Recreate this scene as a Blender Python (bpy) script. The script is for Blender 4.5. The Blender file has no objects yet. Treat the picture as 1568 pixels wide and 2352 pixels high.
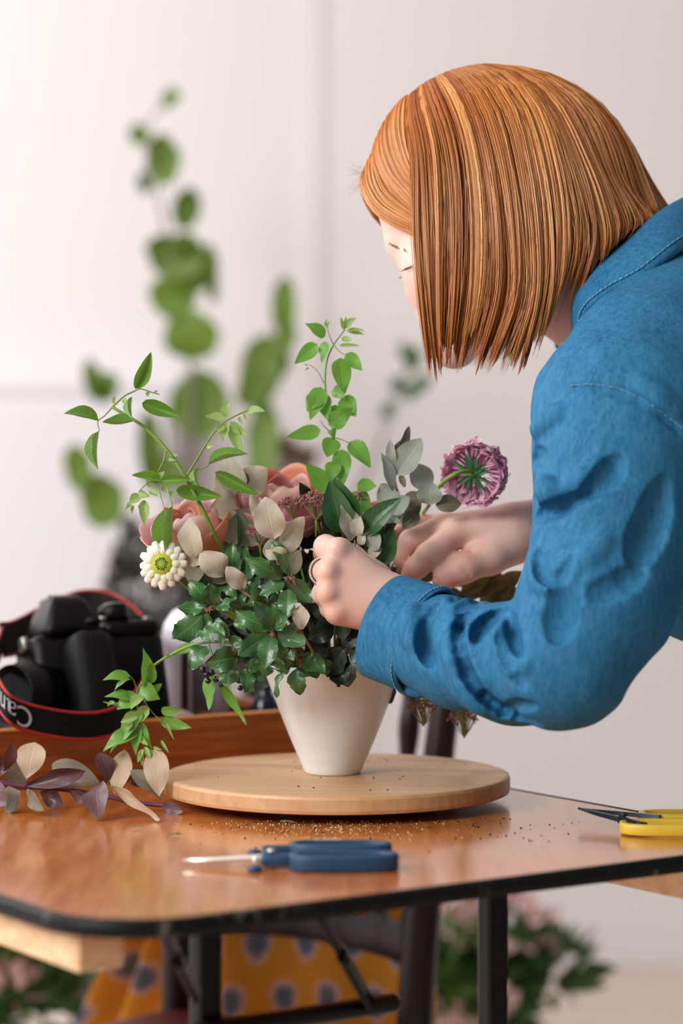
import bpy, math, random
import numpy as np
from mathutils import Vector, Matrix, noise as mnoise

random.seed(7); np.random.seed(7)
SC = bpy.context.scene
COL = SC.collection
PI = math.pi

# ------------------------------------------------------------ camera
F, HY, CZ = 5553.0, 1060.0, 1.0444          # 85 mm lens in pixels, horizon row, lens height
cam_data = bpy.data.cameras.new('view_point')
cam = bpy.data.objects.new('view_point', cam_data); COL.objects.link(cam)
cam.location = (0, 0, CZ); cam.rotation_euler = (PI/2, 0, 0)
cam_data.sensor_fit = 'VERTICAL'; cam_data.sensor_height = 36.0; cam_data.sensor_width = 24.0
cam_data.lens = 85.0
cam_data.shift_y = -(1176-HY)/2352.0
cam_data.clip_start = 0.05
cam_data.dof.use_dof = True
cam_data.dof.focus_distance = 2.0
cam_data.dof.aperture_fstop = 2.9
SC.camera = cam

# ------------------------------------------------------------ sky, window light and wall fill
world = bpy.data.worlds.new('daylight'); SC.world = world
world.use_nodes = True
wb = world.node_tree.nodes['Background']
wb.inputs['Color'].default_value = (0.93, 0.93, 1.0, 1)
wb.inputs['Strength'].default_value = 0.98

def area_light(name, loc, target, sx, sy, power, color):
    ld = bpy.data.lights.new(name, 'AREA'); ld.shape = 'RECTANGLE'; ld.size = sx; ld.size_y = sy
    ld.energy = power; ld.color = color
    lo = bpy.data.objects.new(name, ld); COL.objects.link(lo); lo.location = loc
    lo.rotation_euler = (Vector(target)-Vector(loc)).to_track_quat('-Z', 'Y').to_euler()
    return lo
area_light('window_light_side', (-2.2, 0.05, 2.65), (0.1, 2.2, 0.95), 1.8, 1.7, 106, (1.0, 0.99, 0.985))
area_light('wall_fill_light', (-2.4, 3.6, 2.5), (1.5, 4.9, 0.7), 2.4, 2.0, 54, (1.0, 0.985, 0.98))  # added fill lamp that keeps the back wall bright

SC.view_settings.view_transform = 'Standard'
SC.view_settings.look = 'None'
SC.view_settings.gamma = 1.0
SC.view_settings.use_curve_mapping = False
SC.view_settings.exposure = 0.32

# ------------------------------------------------------------ helpers
def W(px, py, d):
    """place of a photo pixel at distance d along the view axis, in metres"""
    return Vector(((px-784.0)/F*d, d, CZ-(py-HY)/F*d))

def lin(h):
    h = h.lstrip('#'); out = []
    for i in (0, 2, 4):
        c = int(h[i:i+2], 16)/255.0
        out.append(c/12.92 if c <= 0.04045 else ((c+0.055)/1.055)**2.4)
    return (out[0], out[1], out[2], 1.0)

class NT:
    def __init__(s, name):
        s.m = bpy.data.materials.new(name); s.m.use_nodes = True
        s.t = s.m.node_tree; s.n = s.t.nodes; s.b = s.n['Principled BSDF']
        s.out = s.n['Material Output']
    def new(s, typ, **kw):
        nd = s.n.new(typ)
        for k, v in kw.items():
            if k.startswith('i_'):
                nd.inputs[k[2:].replace('_', ' ')].default_value = v
            else: setattr(nd, k, v)
        return nd
    def link(s, a, b): s.t.links.new(a, b)
    def math(s, op, a, b=None, c=None):
        nd = s.n.new('ShaderNodeMath'); nd.operation = op
        for i, v in enumerate((a, b, c)):
            if v is None: continue
            if isinstance(v, (int, float)): nd.inputs[i].default_value = v
            else: s.link(v, nd.inputs[i])
        return nd.outputs[0]
    def mix(s, fac, a, b, blend='MIX'):
        nd = s.n.new('ShaderNodeMix'); nd.data_type = 'RGBA'; nd.blend_type = blend
        if isinstance(fac, (int, float)): nd.inputs[0].default_value = fac
        else: s.link(fac, nd.inputs[0])
        for sock, v in ((nd.inputs[6], a), (nd.inputs[7], b)):
            if isinstance(v, tuple): sock.default_value = v
            else: s.link(v, sock)
        return nd.outputs[2]
    def ramp(s, fac, stops, interp='LINEAR'):
        nd = s.n.new('ShaderNodeValToRGB'); cr = nd.color_ramp; cr.interpolation = interp
        while len(cr.elements) < len(stops): cr.elements.new(0.5)
        for e, (p, c) in zip(cr.elements, stops): e.position = p; e.color = c
        s.link(fac, nd.inputs[0]); return nd.outputs[0]
    def coords(s, kind='Object', scale=(1, 1, 1), rot=(0, 0, 0)):
        tc = s.n.new('ShaderNodeTexCoord'); mp = s.n.new('ShaderNodeMapping')
        mp.inputs['Scale'].default_value = scale; mp.inputs['Rotation'].default_value = rot
        s.link(tc.outputs[kind], mp.inputs[0]); return mp.outputs[0]
    def noise(s, vec, scale, detail=3.0, rough=0.55):
        nd = s.n.new('ShaderNodeTexNoise'); nd.inputs['Scale'].default_value = scale
        nd.inputs['Detail'].default_value = detail; nd.inputs['Roughness'].default_value = rough
        if vec is not None: s.link(vec, nd.inputs['Vector'])
        return nd.outputs['Fac']
    def bump(s, h, strength, dist=0.001):
        nd = s.n.new('ShaderNodeBump'); nd.inputs['Strength'].default_value = strength
        nd.inputs['Distance'].default_value = dist
        s.link(h, nd.inputs['Height']); s.link(nd.outputs[0], s.b.inputs['Normal'])
    def set(s, **kw):
        for k, v in kw.items():
            s.b.inputs[k.replace('_', ' ')].default_value = v
    def base(s, c):
        if isinstance(c, tuple): s.b.inputs['Base Color'].default_value = c
        else: s.link(c, s.b.inputs['Base Color'])

def plain(name, c1, c2=None, rough=0.5, scale=60, bump=0.0, metal=0.0, **kw):
    t = NT(name); a = lin(c1); b = lin(c2) if c2 else tuple(x*0.8 for x in a[:3])+(1,)
    v = t.coords(); f = t.noise(v, scale)
    t.base(t.mix(f, a, b)); t.set(Roughness=rough, Metallic=metal, **kw)
    if bump: t.bump(t.noise(v, scale*4), bump)
    return t.m

def root_loc(o):
    while o is not None:
        if o.parent is None: return Vector(o.location)
        o = o.parent
    return Vector((0, 0, 0))

def meta(o, label=None, cat=None, group=None, kind=None):
    if label: o['label'] = label
    if cat: o['category'] = cat
    if group: o['group'] = group
    if kind: o['kind'] = kind
    return o

def thing(name, label, cat, loc, group=None):
    o = bpy.data.objects.new(name, None); COL.objects.link(o)
    o.location = loc; o.empty_display_size = 0.02
    return meta(o, label, cat, group)

def mesh_of(name, verts, faces, smooth=True, mats=(), uvs=None, midx=None):
    me = bpy.data.meshes.new(name)
    me.from_pydata([tuple(v) for v in verts], [], [tuple(f) for f in faces])
    if uvs is not None:
        ul = me.uv_layers.new(name='UVMap')
        li = np.empty(len(me.loops), dtype=np.int32); me.loops.foreach_get('vertex_index', li)
        ul.data.foreach_set('uv', np.asarray(uvs, dtype=np.float32)[li].ravel())
    for m in mats: me.materials.append(m)
    if midx is not None: me.polygons.foreach_set('material_index', midx)
    if smooth: me.polygons.foreach_set('use_smooth', [True]*len(me.polygons))
    me.update()
    return me

def link_obj(name, me, parent=None, shift=True):
    o = bpy.data.objects.new(name, me); COL.objects.link(o)
    if parent is not None:
        o.parent = parent
        if shift:
            r = root_loc(parent)
            me.transform(Matrix.Translation(-r))
    return o

class B:
    """collects shapes in world metres, then links them as one mesh"""
    def __init__(s): s.v = []; s.f = []; s.uv = []
    def add(s, verts, faces, uvs=None):
        o = len(s.v); s.v += [Vector(p) for p in verts]
        s.f += [tuple(i+o for i in f) for f in faces]
        s.uv += list(uvs) if uvs is not None else [(0, 0)]*len(verts)
    def box(s, c, size, rot=None, bev=0.0):
        import bmesh
        bm = bmesh.new(); bmesh.ops.create_cube(bm, size=1.0)
        bmesh.ops.scale(bm, vec=size, verts=bm.verts)
        if bev > 0:
            bmesh.ops.bevel(bm, geom=list(bm.edges), offset=bev, segments=2, affect='EDGES', profile=0.5)
        M = Matrix.Translation(c) @ (rot.to_4x4() if rot is not None else Matrix())
        bm.verts.index_update()
        s.add([M @ v.co for v in bm.verts], [[v.index for v in f.verts] for f in bm.faces]); bm.free()
    def tube(s, pts, radii, n=8, caps=True, flat=1.0, ref=None):
        pts = [Vector(p) for p in pts]
        if isinstance(radii, (int, float)): radii = [radii]*len(pts)
        if len(radii) != len(pts): radii = list(np.interp(np.linspace(0, 1, len(pts)), np.linspace(0, 1, len(radii)), radii))
        vs, fs, uv = [], [], []; prev = ref
        for i, p in enumerate(pts):
            t = (pts[min(i+1, len(pts)-1)]-pts[max(i-1, 0)]).normalized()
            if prev is None: prev = Vector((0, 0, 1)) if abs(t.z) < 0.9 else Vector((1, 0, 0))
            x = (prev-t*prev.dot(t))
            x = x.normalized() if x.length > 1e-6 else t.orthogonal().normalized()
            prev = x; y = t.cross(x)
            for k in range(n):
                a = 2*PI*k/n
                vs.append(p+x*math.cos(a)*radii[i]+y*math.sin(a)*radii[i]*flat); uv.append((k/n, i/(len(pts)-1)))
        for i in range(len(pts)-1):
            for k in range(n):
                a, b = i*n+k, i*n+(k+1) % n
                fs.append((a, b, b+n, a+n))
        if caps:
            fs.append(tuple(reversed(range(n)))); fs.append(tuple(range((len(pts)-1)*n, len(pts)*n)))
        s.add(vs, fs, uv)
    def lathe(s, prof, c, n=48, axis=None, closed=False):
        c = Vector(c); R = axis.to_matrix().to_3x3() if axis is not None else Matrix.Identity(3)
        vs, fs, uv = [], [], []; m = len(prof)
        for i, (r, z) in enumerate(prof):
            for k in range(n):
                a = 2*PI*k/n; vs.append(c+R @ Vector((r*math.cos(a), r*math.sin(a), z))); uv.append((k/n, i/m))
        for i in range(m-1):
            for k in range(n):
                a, b = i*n+k, i*n+(k+1) % n; fs.append((a, b, b+n, a+n))
        if not closed:
            fs.append(tuple(reversed(range(n)))); fs.append(tuple(range((m-1)*n, m*n)))
        s.add(vs, fs, uv)
    def grid(s, fn, nu, nv, closed_u=False):
        vs, uv, fs = [], [], []
        for j in range(nv+1):
            for i in range(nu+1):
                u, v = i/nu, j/nv; vs.append(fn(u, v)); uv.append((u, v))
        w = nu+1
        for j in range(nv):
            for i in range(nu):
                a = j*w+i; fs.append((a, a+1, a+1+w, a+w))
        s.add(vs, fs, uv)
    def sphere(s, c, r, n=10, m=7, sc=(1, 1, 1), rot=None):
        c = Vector(c); vs = [Vector((0, 0, -1))]; fs = []
        for j in range(1, m):
            ph = -PI/2+PI*j/m
            for k in range(n):
                a = 2*PI*k/n; vs.append(Vector((math.cos(ph)*math.cos(a), math.cos(ph)*math.sin(a), math.sin(ph))))
        vs.append(Vector((0, 0, 1)))
        for k in range(n): fs.append((0, 1+(k+1) % n, 1+k))
        for j in range(m-2):
            for k in range(n):
                a, b = 1+j*n+k, 1+j*n+(k+1) % n; fs.append((a, b, b+n, a+n))
        last = len(vs)-1; o = 1+(m-2)*n
        for k in range(n): fs.append((o+k, o+(k+1) % n, last))
        out = []
        for v in vs:
            q = Vector((v.x*sc[0]*r, v.y*sc[1]*r, v.z*sc[2]*r))
            if rot is not None: q = rot @ q
            out.append(c+q)
        s.add(out, fs)
    def prism(s, outline, z0, z1):
        n = len(outline)
        s.add([Vector((x, y, z0)) for x, y in outline]+[Vector((x, y, z1)) for x, y in outline],
              [tuple(reversed(range(n))), tuple(range(n, 2*n))]+[(i, (i+1) % n, (i+1) % n+n, i+n) for i in range(n)])
    def build(s, name, m, parent=None, smooth=True, label=None, kind=None, bevel=None):
        me = mesh_of(name, s.v, s.f, smooth, (m,) if m else (), s.uv)
        o = link_obj(name, me, parent)
        if bevel:
            md = o.modifiers.new('bevel', 'BEVEL'); md.width = bevel; md.segments = 2; md.limit_method = 'ANGLE'
        return meta(o, label, None, None, kind)

def spline(pts, n):
    """Catmull-Rom through the points, n samples"""
    P = np.array([tuple(p) for p in pts], dtype=float)
    P = np.vstack([2*P[0]-P[1], P, 2*P[-1]-P[-2]])
    m = len(P)-3; out = []
    for q in np.linspace(0, m-1e-6, n):
        i = int(q); t = q-i; a, b, c, d = P[i], P[i+1], P[i+2], P[i+3]
        out.append(0.5*((2*b)+(c-a)*t+(2*a-5*b+4*c-d)*t*t+(3*b-a-3*c+d)*t**3))
    return [Vector(p) for p in out]

def pxline(pts, n):
    return spline([W(*p) for p in pts], n)
def rnd(a, b): return random.uniform(a, b)
# ------------------------------------------------------------ the room
def wall_mat(name, c1, c2):
    t = NT(name); v = t.coords('Object')
    f = t.noise(v, 1.3, 2)
    t.base(t.mix(f, lin(c1), lin(c2))); t.set(Roughness=0.85)
    t.bump(t.noise(v, 160), 0.15); return t.m
M_wall = wall_mat('painted_plaster', '#e7e3e2', '#e4e1e2')
M_wallb = wall_mat('taupe_plaster', '#8f8a88', '#888482')
M_floor = NT('pale_floor')
_v = M_floor.coords('Object', (1, 9, 1)); _f = M_floor.noise(_v, 3, 4)
M_floor.base(M_floor.mix(_f, lin('#e6d8cb'), lin('#d2c0b0'))); M_floor.set(Roughness=0.45); M_floor = M_floor.m
M_white = plain('white_gloss_paint', '#ece8e6', '#e2dedd', 0.4)

b = B(); b.box((0, 5.06, 1.6), (9, 0.12, 3.2)); b.build('wall_back', M_wall, None, False, kind='structure')
b = B(); b.box((0, 1.5, -0.03), (9, 7.2, 0.06)); b.build('floor', M_floor, None, False, kind='structure')
b = B(); b.box((0, 4.985, 0.055), (9, 0.025, 0.11), bev=0.004); b.build('baseboard_back', M_white, None, False, kind='structure')
b = B(); b.box((2.26, 1.5, 1.5), (0.12, 7.0, 3.0)); b.build('wall_right', M_wallb, None, False, kind='structure')
b = B(); b.box((0, -2.06, 1.5), (9, 0.12, 3.0)); b.build('wall_front', M_wallb, None, False, kind='structure')
b = B(); b.box((0, 1.5, 3.05), (9, 7.2, 0.10)); b.build('ceiling', M_white, None, False, kind='structure')
M_trim = plain('beige_door_trim', '#e7e2e1', '#e4e0e0', 0.85)
b = B(); b.box((-0.06, 4.998, 1.2), (0.05, 0.005, 2.4), bev=0.001); b.build('trim_1', M_trim, None, False, kind='structure')

# pale cabinet standing by the back wall on the left
M_cab = plain('pale_grey_paint', '#e6e3e6', '#e0dee2', 0.7)
cab = thing('cabinet', 'pale grey painted cabinet standing against the back wall at the left', 'cabinet', (-0.95, 4.9, 0))
b = B(); b.box((-0.95, 4.93, 0.62), (1.24, 0.12, 1.12), bev=0.006); b.build('body', M_cab, cab, False)
b = B(); b.box((-0.95, 4.928, 1.195), (1.26, 0.13, 0.03), bev=0.006); b.build('top', M_cab, cab, False)
b = B(); b.box((-0.95, 4.935, 0.03), (1.18, 0.10, 0.06)); b.build('plinth', M_cab, cab, False)
for i in (-1, 1):
    b = B(); b.box((-0.95+i*0.305, 4.863, 0.63), (0.59, 0.016, 1.06), bev=0.004); dr = b.build('door', M_cab, cab, False)
    b = B(); b.sphere((-0.95+i*0.05, 4.846, 0.70), 0.014); b.build('knob', M_white, dr)

# ------------------------------------------------------------ trestle table
A = Vector((-0.5672, 0.8236, 0)); Bd = Vector((0.8236, 0.5672, 0))     # long and short directions of the top
CORN = Vector((-0.153, 1.5196, 0)); TZ = 0.75; TW, TL = 0.627, 1.8
def TP(a, bb, z): return CORN+A*a+Bd*bb+Vector((0, 0, z))
TROT = Matrix((Bd, A, Vector((0, 0, 1)))).transposed()
def rounded_rect(w, l, r, inset=0.0, n=8):
    pts = []
    for cx, cy, a0 in ((w-r, r, -PI/2), (w-r, l-r, 0), (r, l-r, PI/2), (r, r, PI)):
        for k in range(n+1):
            a = a0+PI/2*k/n; rr = r-inset
            pts.append((cx+rr*math.cos(a), cy+rr*math.sin(a)))
    return pts

t = NT('varnished_ply')
v = t.coords('Object', (1, 1, 1), (0, 0, -0.60))
v2 = t.coords('Object', (26, 2.2, 26), (0, 0, -0.60))
n1 = t.noise(v2, 4.5, 6, 0.65); n2 = t.noise(v, 5, 3); n3 = t.noise(v, 130, 2)
c = t.ramp(n1, [(0.30, lin('#b06024')), (0.52, lin('#d68440')), (0.75, lin('#e6a05c'))])
c = t.mix(t.math('MULTIPLY', n2, 0.55), c, lin('#bd6526'))
sc_ = t.math('MULTIPLY', t.math('SUBTRACT', t.noise(t.coords('Object', (6, 60, 6), (0, 0, -0.25)), 9, 3), 0.60), 5.0)
c = t.mix(t.math('MINIMUM', t.math('MAXIMUM', sc_, 0.0), 0.35), c, lin('#cf9a6c'))
t.base(c)
r_ = t.math('ADD', t.math('MULTIPLY', n2, 0.16), 0.14); t.link(r_, t.b.inputs['Roughness'])
t.set(**{'Coat_Weight': 0.65, 'Coat_Roughness': 0.12, 'Specular_IOR_Level': 0.4})
t.bump(t.math('ADD', n1, t.math('MULTIPLY', n3, 0.4)), 0.05, 0.002)
M_ply = t.m
t = NT('worn_black_edge'); v = t.coords('Object'); n1 = t.noise(v, 45, 4, 0.7); n2 = t.noise(v, 9, 2)
worn = t.math('MULTIPLY', t.ramp(n1, [(0.60, (0, 0, 0, 1)), (0.70, (1, 1, 1, 1))]), t.ramp(n2, [(0.45, (0, 0, 0, 1)), (0.6, (1, 1, 1, 1))]))
t.base(t.mix(worn, lin('#0b0b0d'), lin('#7d736a'))); t.set(Roughness=0.45, Specular_IOR_Level=0.2); M_edge = t.m
M_steel = plain('black_lacquered_steel', '#060607', '#040404', 0.3, 30, 0.05, Specular_IOR_Level=0.25)
t = NT('pale_pine'); v = t.coords('Object', (30, 2, 40), (0, 0, -0.60)); n1 = t.noise(v, 3, 4, 0.6)
t.base(t.ramp(n1, [(0.35, lin('#d9a878')), (0.6, lin('#ecc9a0'))])); t.set(Roughness=0.6); M_pine = t.m

tab = thing('trestle_table', 'varnished orange-brown plywood trestle table with worn black edge and steel legs', 'table', TP(0.9, 0.31, 0))
def tprism(outline, z0, z1):
    b = B(); b.prism(outline, z0, z1)
    b.v = [TP(p.y, p.x, p.z) for p in b.v]; return b
b = tprism(rounded_rect(TW, TL, 0.075, 0.003), TZ-0.012, TZ); b.build('tabletop', M_ply, tab, False)
# the black edge band runs round the top, with a soft profile
ol = rounded_rect(TW, TL, 0.075, 0.0, 10); prof = [(0.004, -0.0125), (0.0, -0.0115), (-0.0008, -0.006), (0.0, -0.0012), (0.0025, 0.0004), (0.006, 0.0004), (0.006, -0.0125)]
b = B(); n = len(ol); vs = []
cx, cy = TW/2, TL/2
for (x, y), (px_, py_), (qx, qy) in zip(ol, ol[-1:]+ol[:-1], ol[1:]+ol[:1]):
    tx, ty = qx-px_, qy-py_; ll = math.hypot(tx, ty); nx, ny = -ty/ll, tx/ll       # inward for counter-clockwise
    for o_, z_ in prof: vs.append(TP(y+ny*o_, x+nx*o_, TZ+z_))
m_ = len(prof); fs = []
for i in range(n):
    for k in range(m_):
        a_, b_ = i*m_+k, i*m_+(k+1) % m_; c_, d_ = ((i+1) % n)*m_+(k+1) % m_, ((i+1) % n)*m_+k
        fs.append((a_, b_, c_, d_))
b.add(vs, fs); b.build('edge_band', M_edge, tab, True, label='black painted edge, scuffed grey at the rounded corner')
for bb, a0 in ((0.022, 0.055), (TW-0.10, 0.012)):
    b = B(); b.box(TP(a0+0.75, bb+0.011, TZ-0.026), (0.034, 1.5, 0.026), TROT, 0.0015)
    b.build('bearer', M_pine, tab, False, label='pale pine bearer under the top')
# folding steel legs, cross bar and stays, near end and far end
for a0, sgn in ((0.115, 1), (TL-0.12, -1)):
    for bb in (0.149, 0.405):
        c0 = TP(a0, bb, TZ-0.013); c1 = TP(a0, bb, 0.012)
        b = B(); b.box((c0+c1)/2, (0.0185, 0.0185, c0.z-c1.z), TROT, 0.004)
        lg = b.build('leg', M_steel, tab, False)
        b = B(); b.box(Vector((c1.x, c1.y, 0.008)), (0.024, 0.024, 0.016), TROT, 0.004); b.build('foot_cap', M_edge, lg, False)
    b = B(); b.tube([TP(a0-0.016*sgn, 0.13, 0.648), TP(a0-0.016*sgn, 0.20, 0.648), TP(a0-0.016*sgn, 0.300, 0.648), TP(a0-0.016*sgn, 0.3035, 0.648)], [0.0072, 0.0072, 0.0072, 0.0055], 14)
    b.build('cross_bar', M_steel, tab)
    for bb, e, f_, z_ in ((0.072, 0.132, 0.073, 0.676), (0.187, 0.279, 0.087, 0.651)):
        p0 = TP(a0-sgn*f_, bb, TZ-0.014); p1 = TP(a0-sgn*0.016, e, z_)
        d_ = (p1-p0)
        b = B(); b.tube([p0, p0+d_*0.55], 0.0062, 6, flat=0.5); st = b.build('stay', M_steel, tab, False)
        b = B(); b.tube([p0+d_*0.42+Vector((0, -0.005, 0)), p1+Vector((0, -0.005, 0))], 0.0072, 6, flat=0.5); b.build('stay_arm', M_steel, st, False)
        b = B(); b.sphere(p0+d_*0.49+Vector((0, -0.010, 0)), 0.004); b.build('rivet', M_steel, st)

# ------------------------------------------------------------ turntable board and vase
t = NT('bamboo_board')
v = t.coords('Object', (1, 1, 1), (0, 0, 0.20)); sx = t.new('ShaderNodeSeparateXYZ'); t.link(v, sx.inputs[0])
strip = t.math('FLOOR', t.math('MULTIPLY', sx.outputs[1], 42.0))
wn = t.new('ShaderNodeTexWhiteNoise'); wn.noise_dimensions = '1D'; t.link(strip, wn.inputs['W'])
g = t.noise(t.coords('Object', (3, 70, 30), (0, 0, 0.20)), 3, 4, 0.6)
c = t.ramp(t.math('ADD', t.math('MULTIPLY', wn.outputs[0], 0.35), t.math('MULTIPLY', g, 0.75)),
           [(0.25, lin('#b78a5c')), (0.55, lin('#cda274')), (0.85, lin('#dab58a'))])
st_ = t.ramp(t.noise(t.coords('Object'), 13, 3, 0.5), [(0.64, (0, 0, 0, 1)), (0.74, (1, 1, 1, 1))])
c = t.mix(t.math('MULTIPLY', st_, 0.5), c, lin('#9d7448'))
t.base(c); t.set(Roughness=0.42); t.bump(g, 0.06, 0.001); M_board = t.m
BC = W(773, 1775, 2.1); BZ = BC.z
brd = thing('turntable_board', 'round pale bamboo turntable board lying on the table under the vase', 'board', (BC.x, BC.y, TZ))
b = B(); z = BZ
b.lathe([(0.147, z-0.0155), (0.1495, z-0.0145), (0.1503, z-0.012), (0.1503, z-0.003), (0.1493, z-0.0008), (0.1470, z)], (BC.x, BC.y, 0), 96)
b.build('disc', M_board, brd, False)
b = B(); b.lathe([(0.09, TZ+0.0005), (0.09, z-0.016), (0.088, z-0.0155)], (BC.x, BC.y, 0), 48); b.build('swivel_base', M_steel, brd, False)

t = NT('glazed_stoneware'); v = t.coords('Object', (1, 1, 26)); n1 = t.noise(v, 6, 3)
t.base(t.mix(n1, lin('#f1f3f3'), lin('#e9ebe9'))); t.set(Roughness=0.33, Coat_Weight=0.35, Coat_Roughness=0.2)
t.bump(n1, 0.35, 0.0012); M_vase = t.m
VC = Vector(((764-784)/F*2.1, 2.1, BZ)); VH = 0.0945
prof_px = [(62, 0), (66, 6), (73, 22), (84, 48), (97, 78), (111, 112), (124, 146), (137, 180), (149, 212), (158, 236), (163.5, 250)]
prof = [(r/2644, y/2644) for r, y in prof_px]
sm = spline([Vector((r, 0, z)) for r, z in prof], 34)
outer = [(p.x, p.z) for p in sm]
inner = [(max(r-0.004, 0.005), max(zz, 0.006)) for r, zz in reversed(outer[1:])]
vs_prof = [(0.0215, 0.0006)]+outer+[(outer[-1][0]-0.0015, outer[-1][1]+0.0010), (outer[-1][0]-0.0032, outer[-1][1]+0.0003)]+inner
b = B(); b.lathe(vs_prof, VC+Vector((0, 0, 0.0002)), 72)
vase = b.build('vase', M_vase, None)
meta(vase, 'off-white glazed stoneware vase tapering to a small foot, holding the bouquet', 'vase')
# ------------------------------------------------------------ implicit surfaces: smooth unions of tapered limbs, meshed by surface nets
class Field:
    def __init__(s, lo, hi, h):
        s.lo = np.array(lo, float); s.h = h
        s.n = (np.ceil((np.array(hi)-s.lo)/h)+1).astype(int)
        s.S = np.full(s.n, 1.0, np.float32)
    def _reg(s, lo, hi):
        i0 = np.clip(np.floor((np.array(lo)-s.lo)/s.h).astype(int), 0, s.n)
        i1 = np.clip(np.ceil((np.array(hi)-s.lo)/s.h).astype(int)+1, 0, s.n)
        if np.any(i1 <= i0): return None
        sl = tuple(slice(a, b) for a, b in zip(i0, i1))
        g = [(s.lo[k]+np.arange(i0[k], i1[k])*s.h).astype(np.float32) for k in range(3)]
        return sl, g[0][:, None, None], g[1][None, :, None], g[2][None, None, :]
    def _mix(s, sl, d, k, sub):
        a = s.S[sl]
        if sub:
            d = -d; hh = np.clip(0.5-0.5*(d-a)/k*-1, 0, 1)
            hh = np.clip(0.5+0.5*(d-a)/k, 0, 1); s.S[sl] = a*(1-hh)+d*hh+k*hh*(1-hh)
        else:
            hh = np.clip(0.5+0.5*(d-a)/k, 0, 1); s.S[sl] = d*(1-hh)+a*hh-k*hh*(1-hh)
    def cone(s, a, b, ra, rb, k=0.01, sub=False, squash=None):
        a = np.array(a); b = np.array(b); m = max(ra, rb)/(min(1, squash[1]) if squash else 1)+2.5*k+2*s.h
        R = s._reg(np.minimum(a, b)-m, np.maximum(a, b)+m)
        if R is None: return
        sl, X, Y, Z = R; ab = b-a; L = max(float(ab@ab), 1e-12)
        t = np.clip(((X-a[0])*ab[0]+(Y-a[1])*ab[1]+(Z-a[2])*ab[2])/L, 0, 1)
        dx, dy, dz = X-(a[0]+t*ab[0]), Y-(a[1]+t*ab[1]), Z-(a[2]+t*ab[2])
        q = dx*dx+dy*dy+dz*dz
        if squash is not None:           # flatten across a direction: (unit vector, factor > 1)
            nv, f = squash; p = dx*nv[0]+dy*nv[1]+dz*nv[2]; q = q+p*p*(f*f-1)
        s._mix(sl, (np.sqrt(q)-(ra+t*(rb-ra))).astype(np.float32), k, sub)
    def ball(s, c, r, k=0.01, sub=False): s.cone(c, np.array(c)+1e-6, r, r, k, sub)
    def ell(s, c, rad, R=None, k=0.01, sub=False):
        c = np.array(c); m = max(rad)+2.5*k+2*s.h; Rg = s._reg(c-m, c+m)
        if Rg is None: return
        sl, X, Y, Z = Rg; R = np.identity(3) if R is None else np.array(R)
        d = (X-c[0], Y-c[1], Z-c[2])
        p = [(d[0]*R[i][0]+d[1]*R[i][1]+d[2]*R[i][2]) for i in range(3)]
        k0 = np.sqrt(sum((p[i]/rad[i])**2 for i in range(3))); k1 = np.sqrt(sum((p[i]/rad[i]**2)**2 for i in range(3)))+1e-9
        s._mix(sl, (k0*(k0-1)/k1).astype(np.float32), k, sub)
    def chain(s, pts, k=0.01, sub=False, squash=None):
        for (p, r), (q, r2) in zip(pts[:-1], pts[1:]): s.cone(p, q, r, r2, k, sub, squash)
    def at(s, p):
        i = np.clip(np.round((np.array(p)-s.lo)/s.h).astype(int), 0, s.n-1); return s.S[tuple(i)]
    def ray(s, px, py, d0=1.6, d1=2.4, step=0.001):
        d = d0
        while d < d1:
            if s.at(W(px, py, d)) < 0: return d
            d += step
        return None
    def mesh(s):
        S, h = s.S, s.h; neg = S < 0
        c = np.zeros(tuple(s.n-1), np.int8)
        for i in (0, 1):
            for j in (0, 1):
                for k in (0, 1):
                    c += neg[i:s.n[0]-1+i, j:s.n[1]-1+j, k:s.n[2]-1+k]
        act = (c > 0) & (c < 8); cells = np.argwhere(act)
        idx = np.full(act.shape, -1, np.int32); idx[act] = np.arange(len(cells), dtype=np.int32)
        pos = np.zeros((len(cells), 3)); cnt = np.zeros(len(cells))
        offs = np.array([(i, j, k) for i in (0, 1) for j in (0, 1) for k in (0, 1)])
        vals = [S[tuple((cells+o).T)] for o in offs]
        for a in range(8):
            for b_ in range(a+1, 8):
                if np.abs(offs[a]-offs[b_]).sum() != 1: continue
                sa, sb = vals[a], vals[b_]; x = (sa < 0) != (sb < 0)
                tt = sa[x]/(sa[x]-sb[x]); pos[x] += offs[a]+tt[:, None]*(offs[b_]-offs[a]); cnt[x] += 1
        V = s.lo+(cells+pos/cnt[:, None])*h
        quads = []
        for ax in range(3):
            u, v = (ax+1) % 3, (ax+2) % 3
            lo = [slice(None)]*3; hi = [slice(None)]*3; lo[ax] = slice(0, -1); hi[ax] = slice(1, None)
            cr = neg[tuple(lo)] != neg[tuple(hi)]
            E = np.argwhere(cr)
            ok = (E[:, u] > 0) & (E[:, v] > 0) & (E[:, u] < s.n[u]-1) & (E[:, v] < s.n[v]-1); E = E[ok]
            def cell(du, dv):
                q = E.copy(); q[:, u] -= du; q[:, v] -= dv; return idx[tuple(q.T)]
            Q = np.stack([cell(1, 1), cell(0, 1), cell(0, 0), cell(1, 0)], 1)
            fl = ~neg[tuple(E.T)]; Q[fl] = Q[fl][:, ::-1]; quads.append(Q)
        return V, np.vstack(quads)
    def build(s, name, m, parent, smooth_iter=0):
        V, Q = s.mesh(); me = bpy.data.meshes.new(name)
        if smooth_iter:
            e = np.vstack([Q[:, [0, 1]], Q[:, [1, 2]], Q[:, [2, 3]], Q[:, [3, 0]]])
            for _ in range(smooth_iter):
                acc = np.zeros_like(V); ct = np.zeros(len(V))
                np.add.at(acc, e[:, 0], V[e[:, 1]]); np.add.at(ct, e[:, 0], 1)
                V = 0.5*V+0.5*acc/np.maximum(ct, 1)[:, None]
        r = np.array(root_loc(parent)) if parent else 0
        me.vertices.add(len(V)); me.vertices.foreach_set('co', (V-r).astype(np.float32).ravel())
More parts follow.
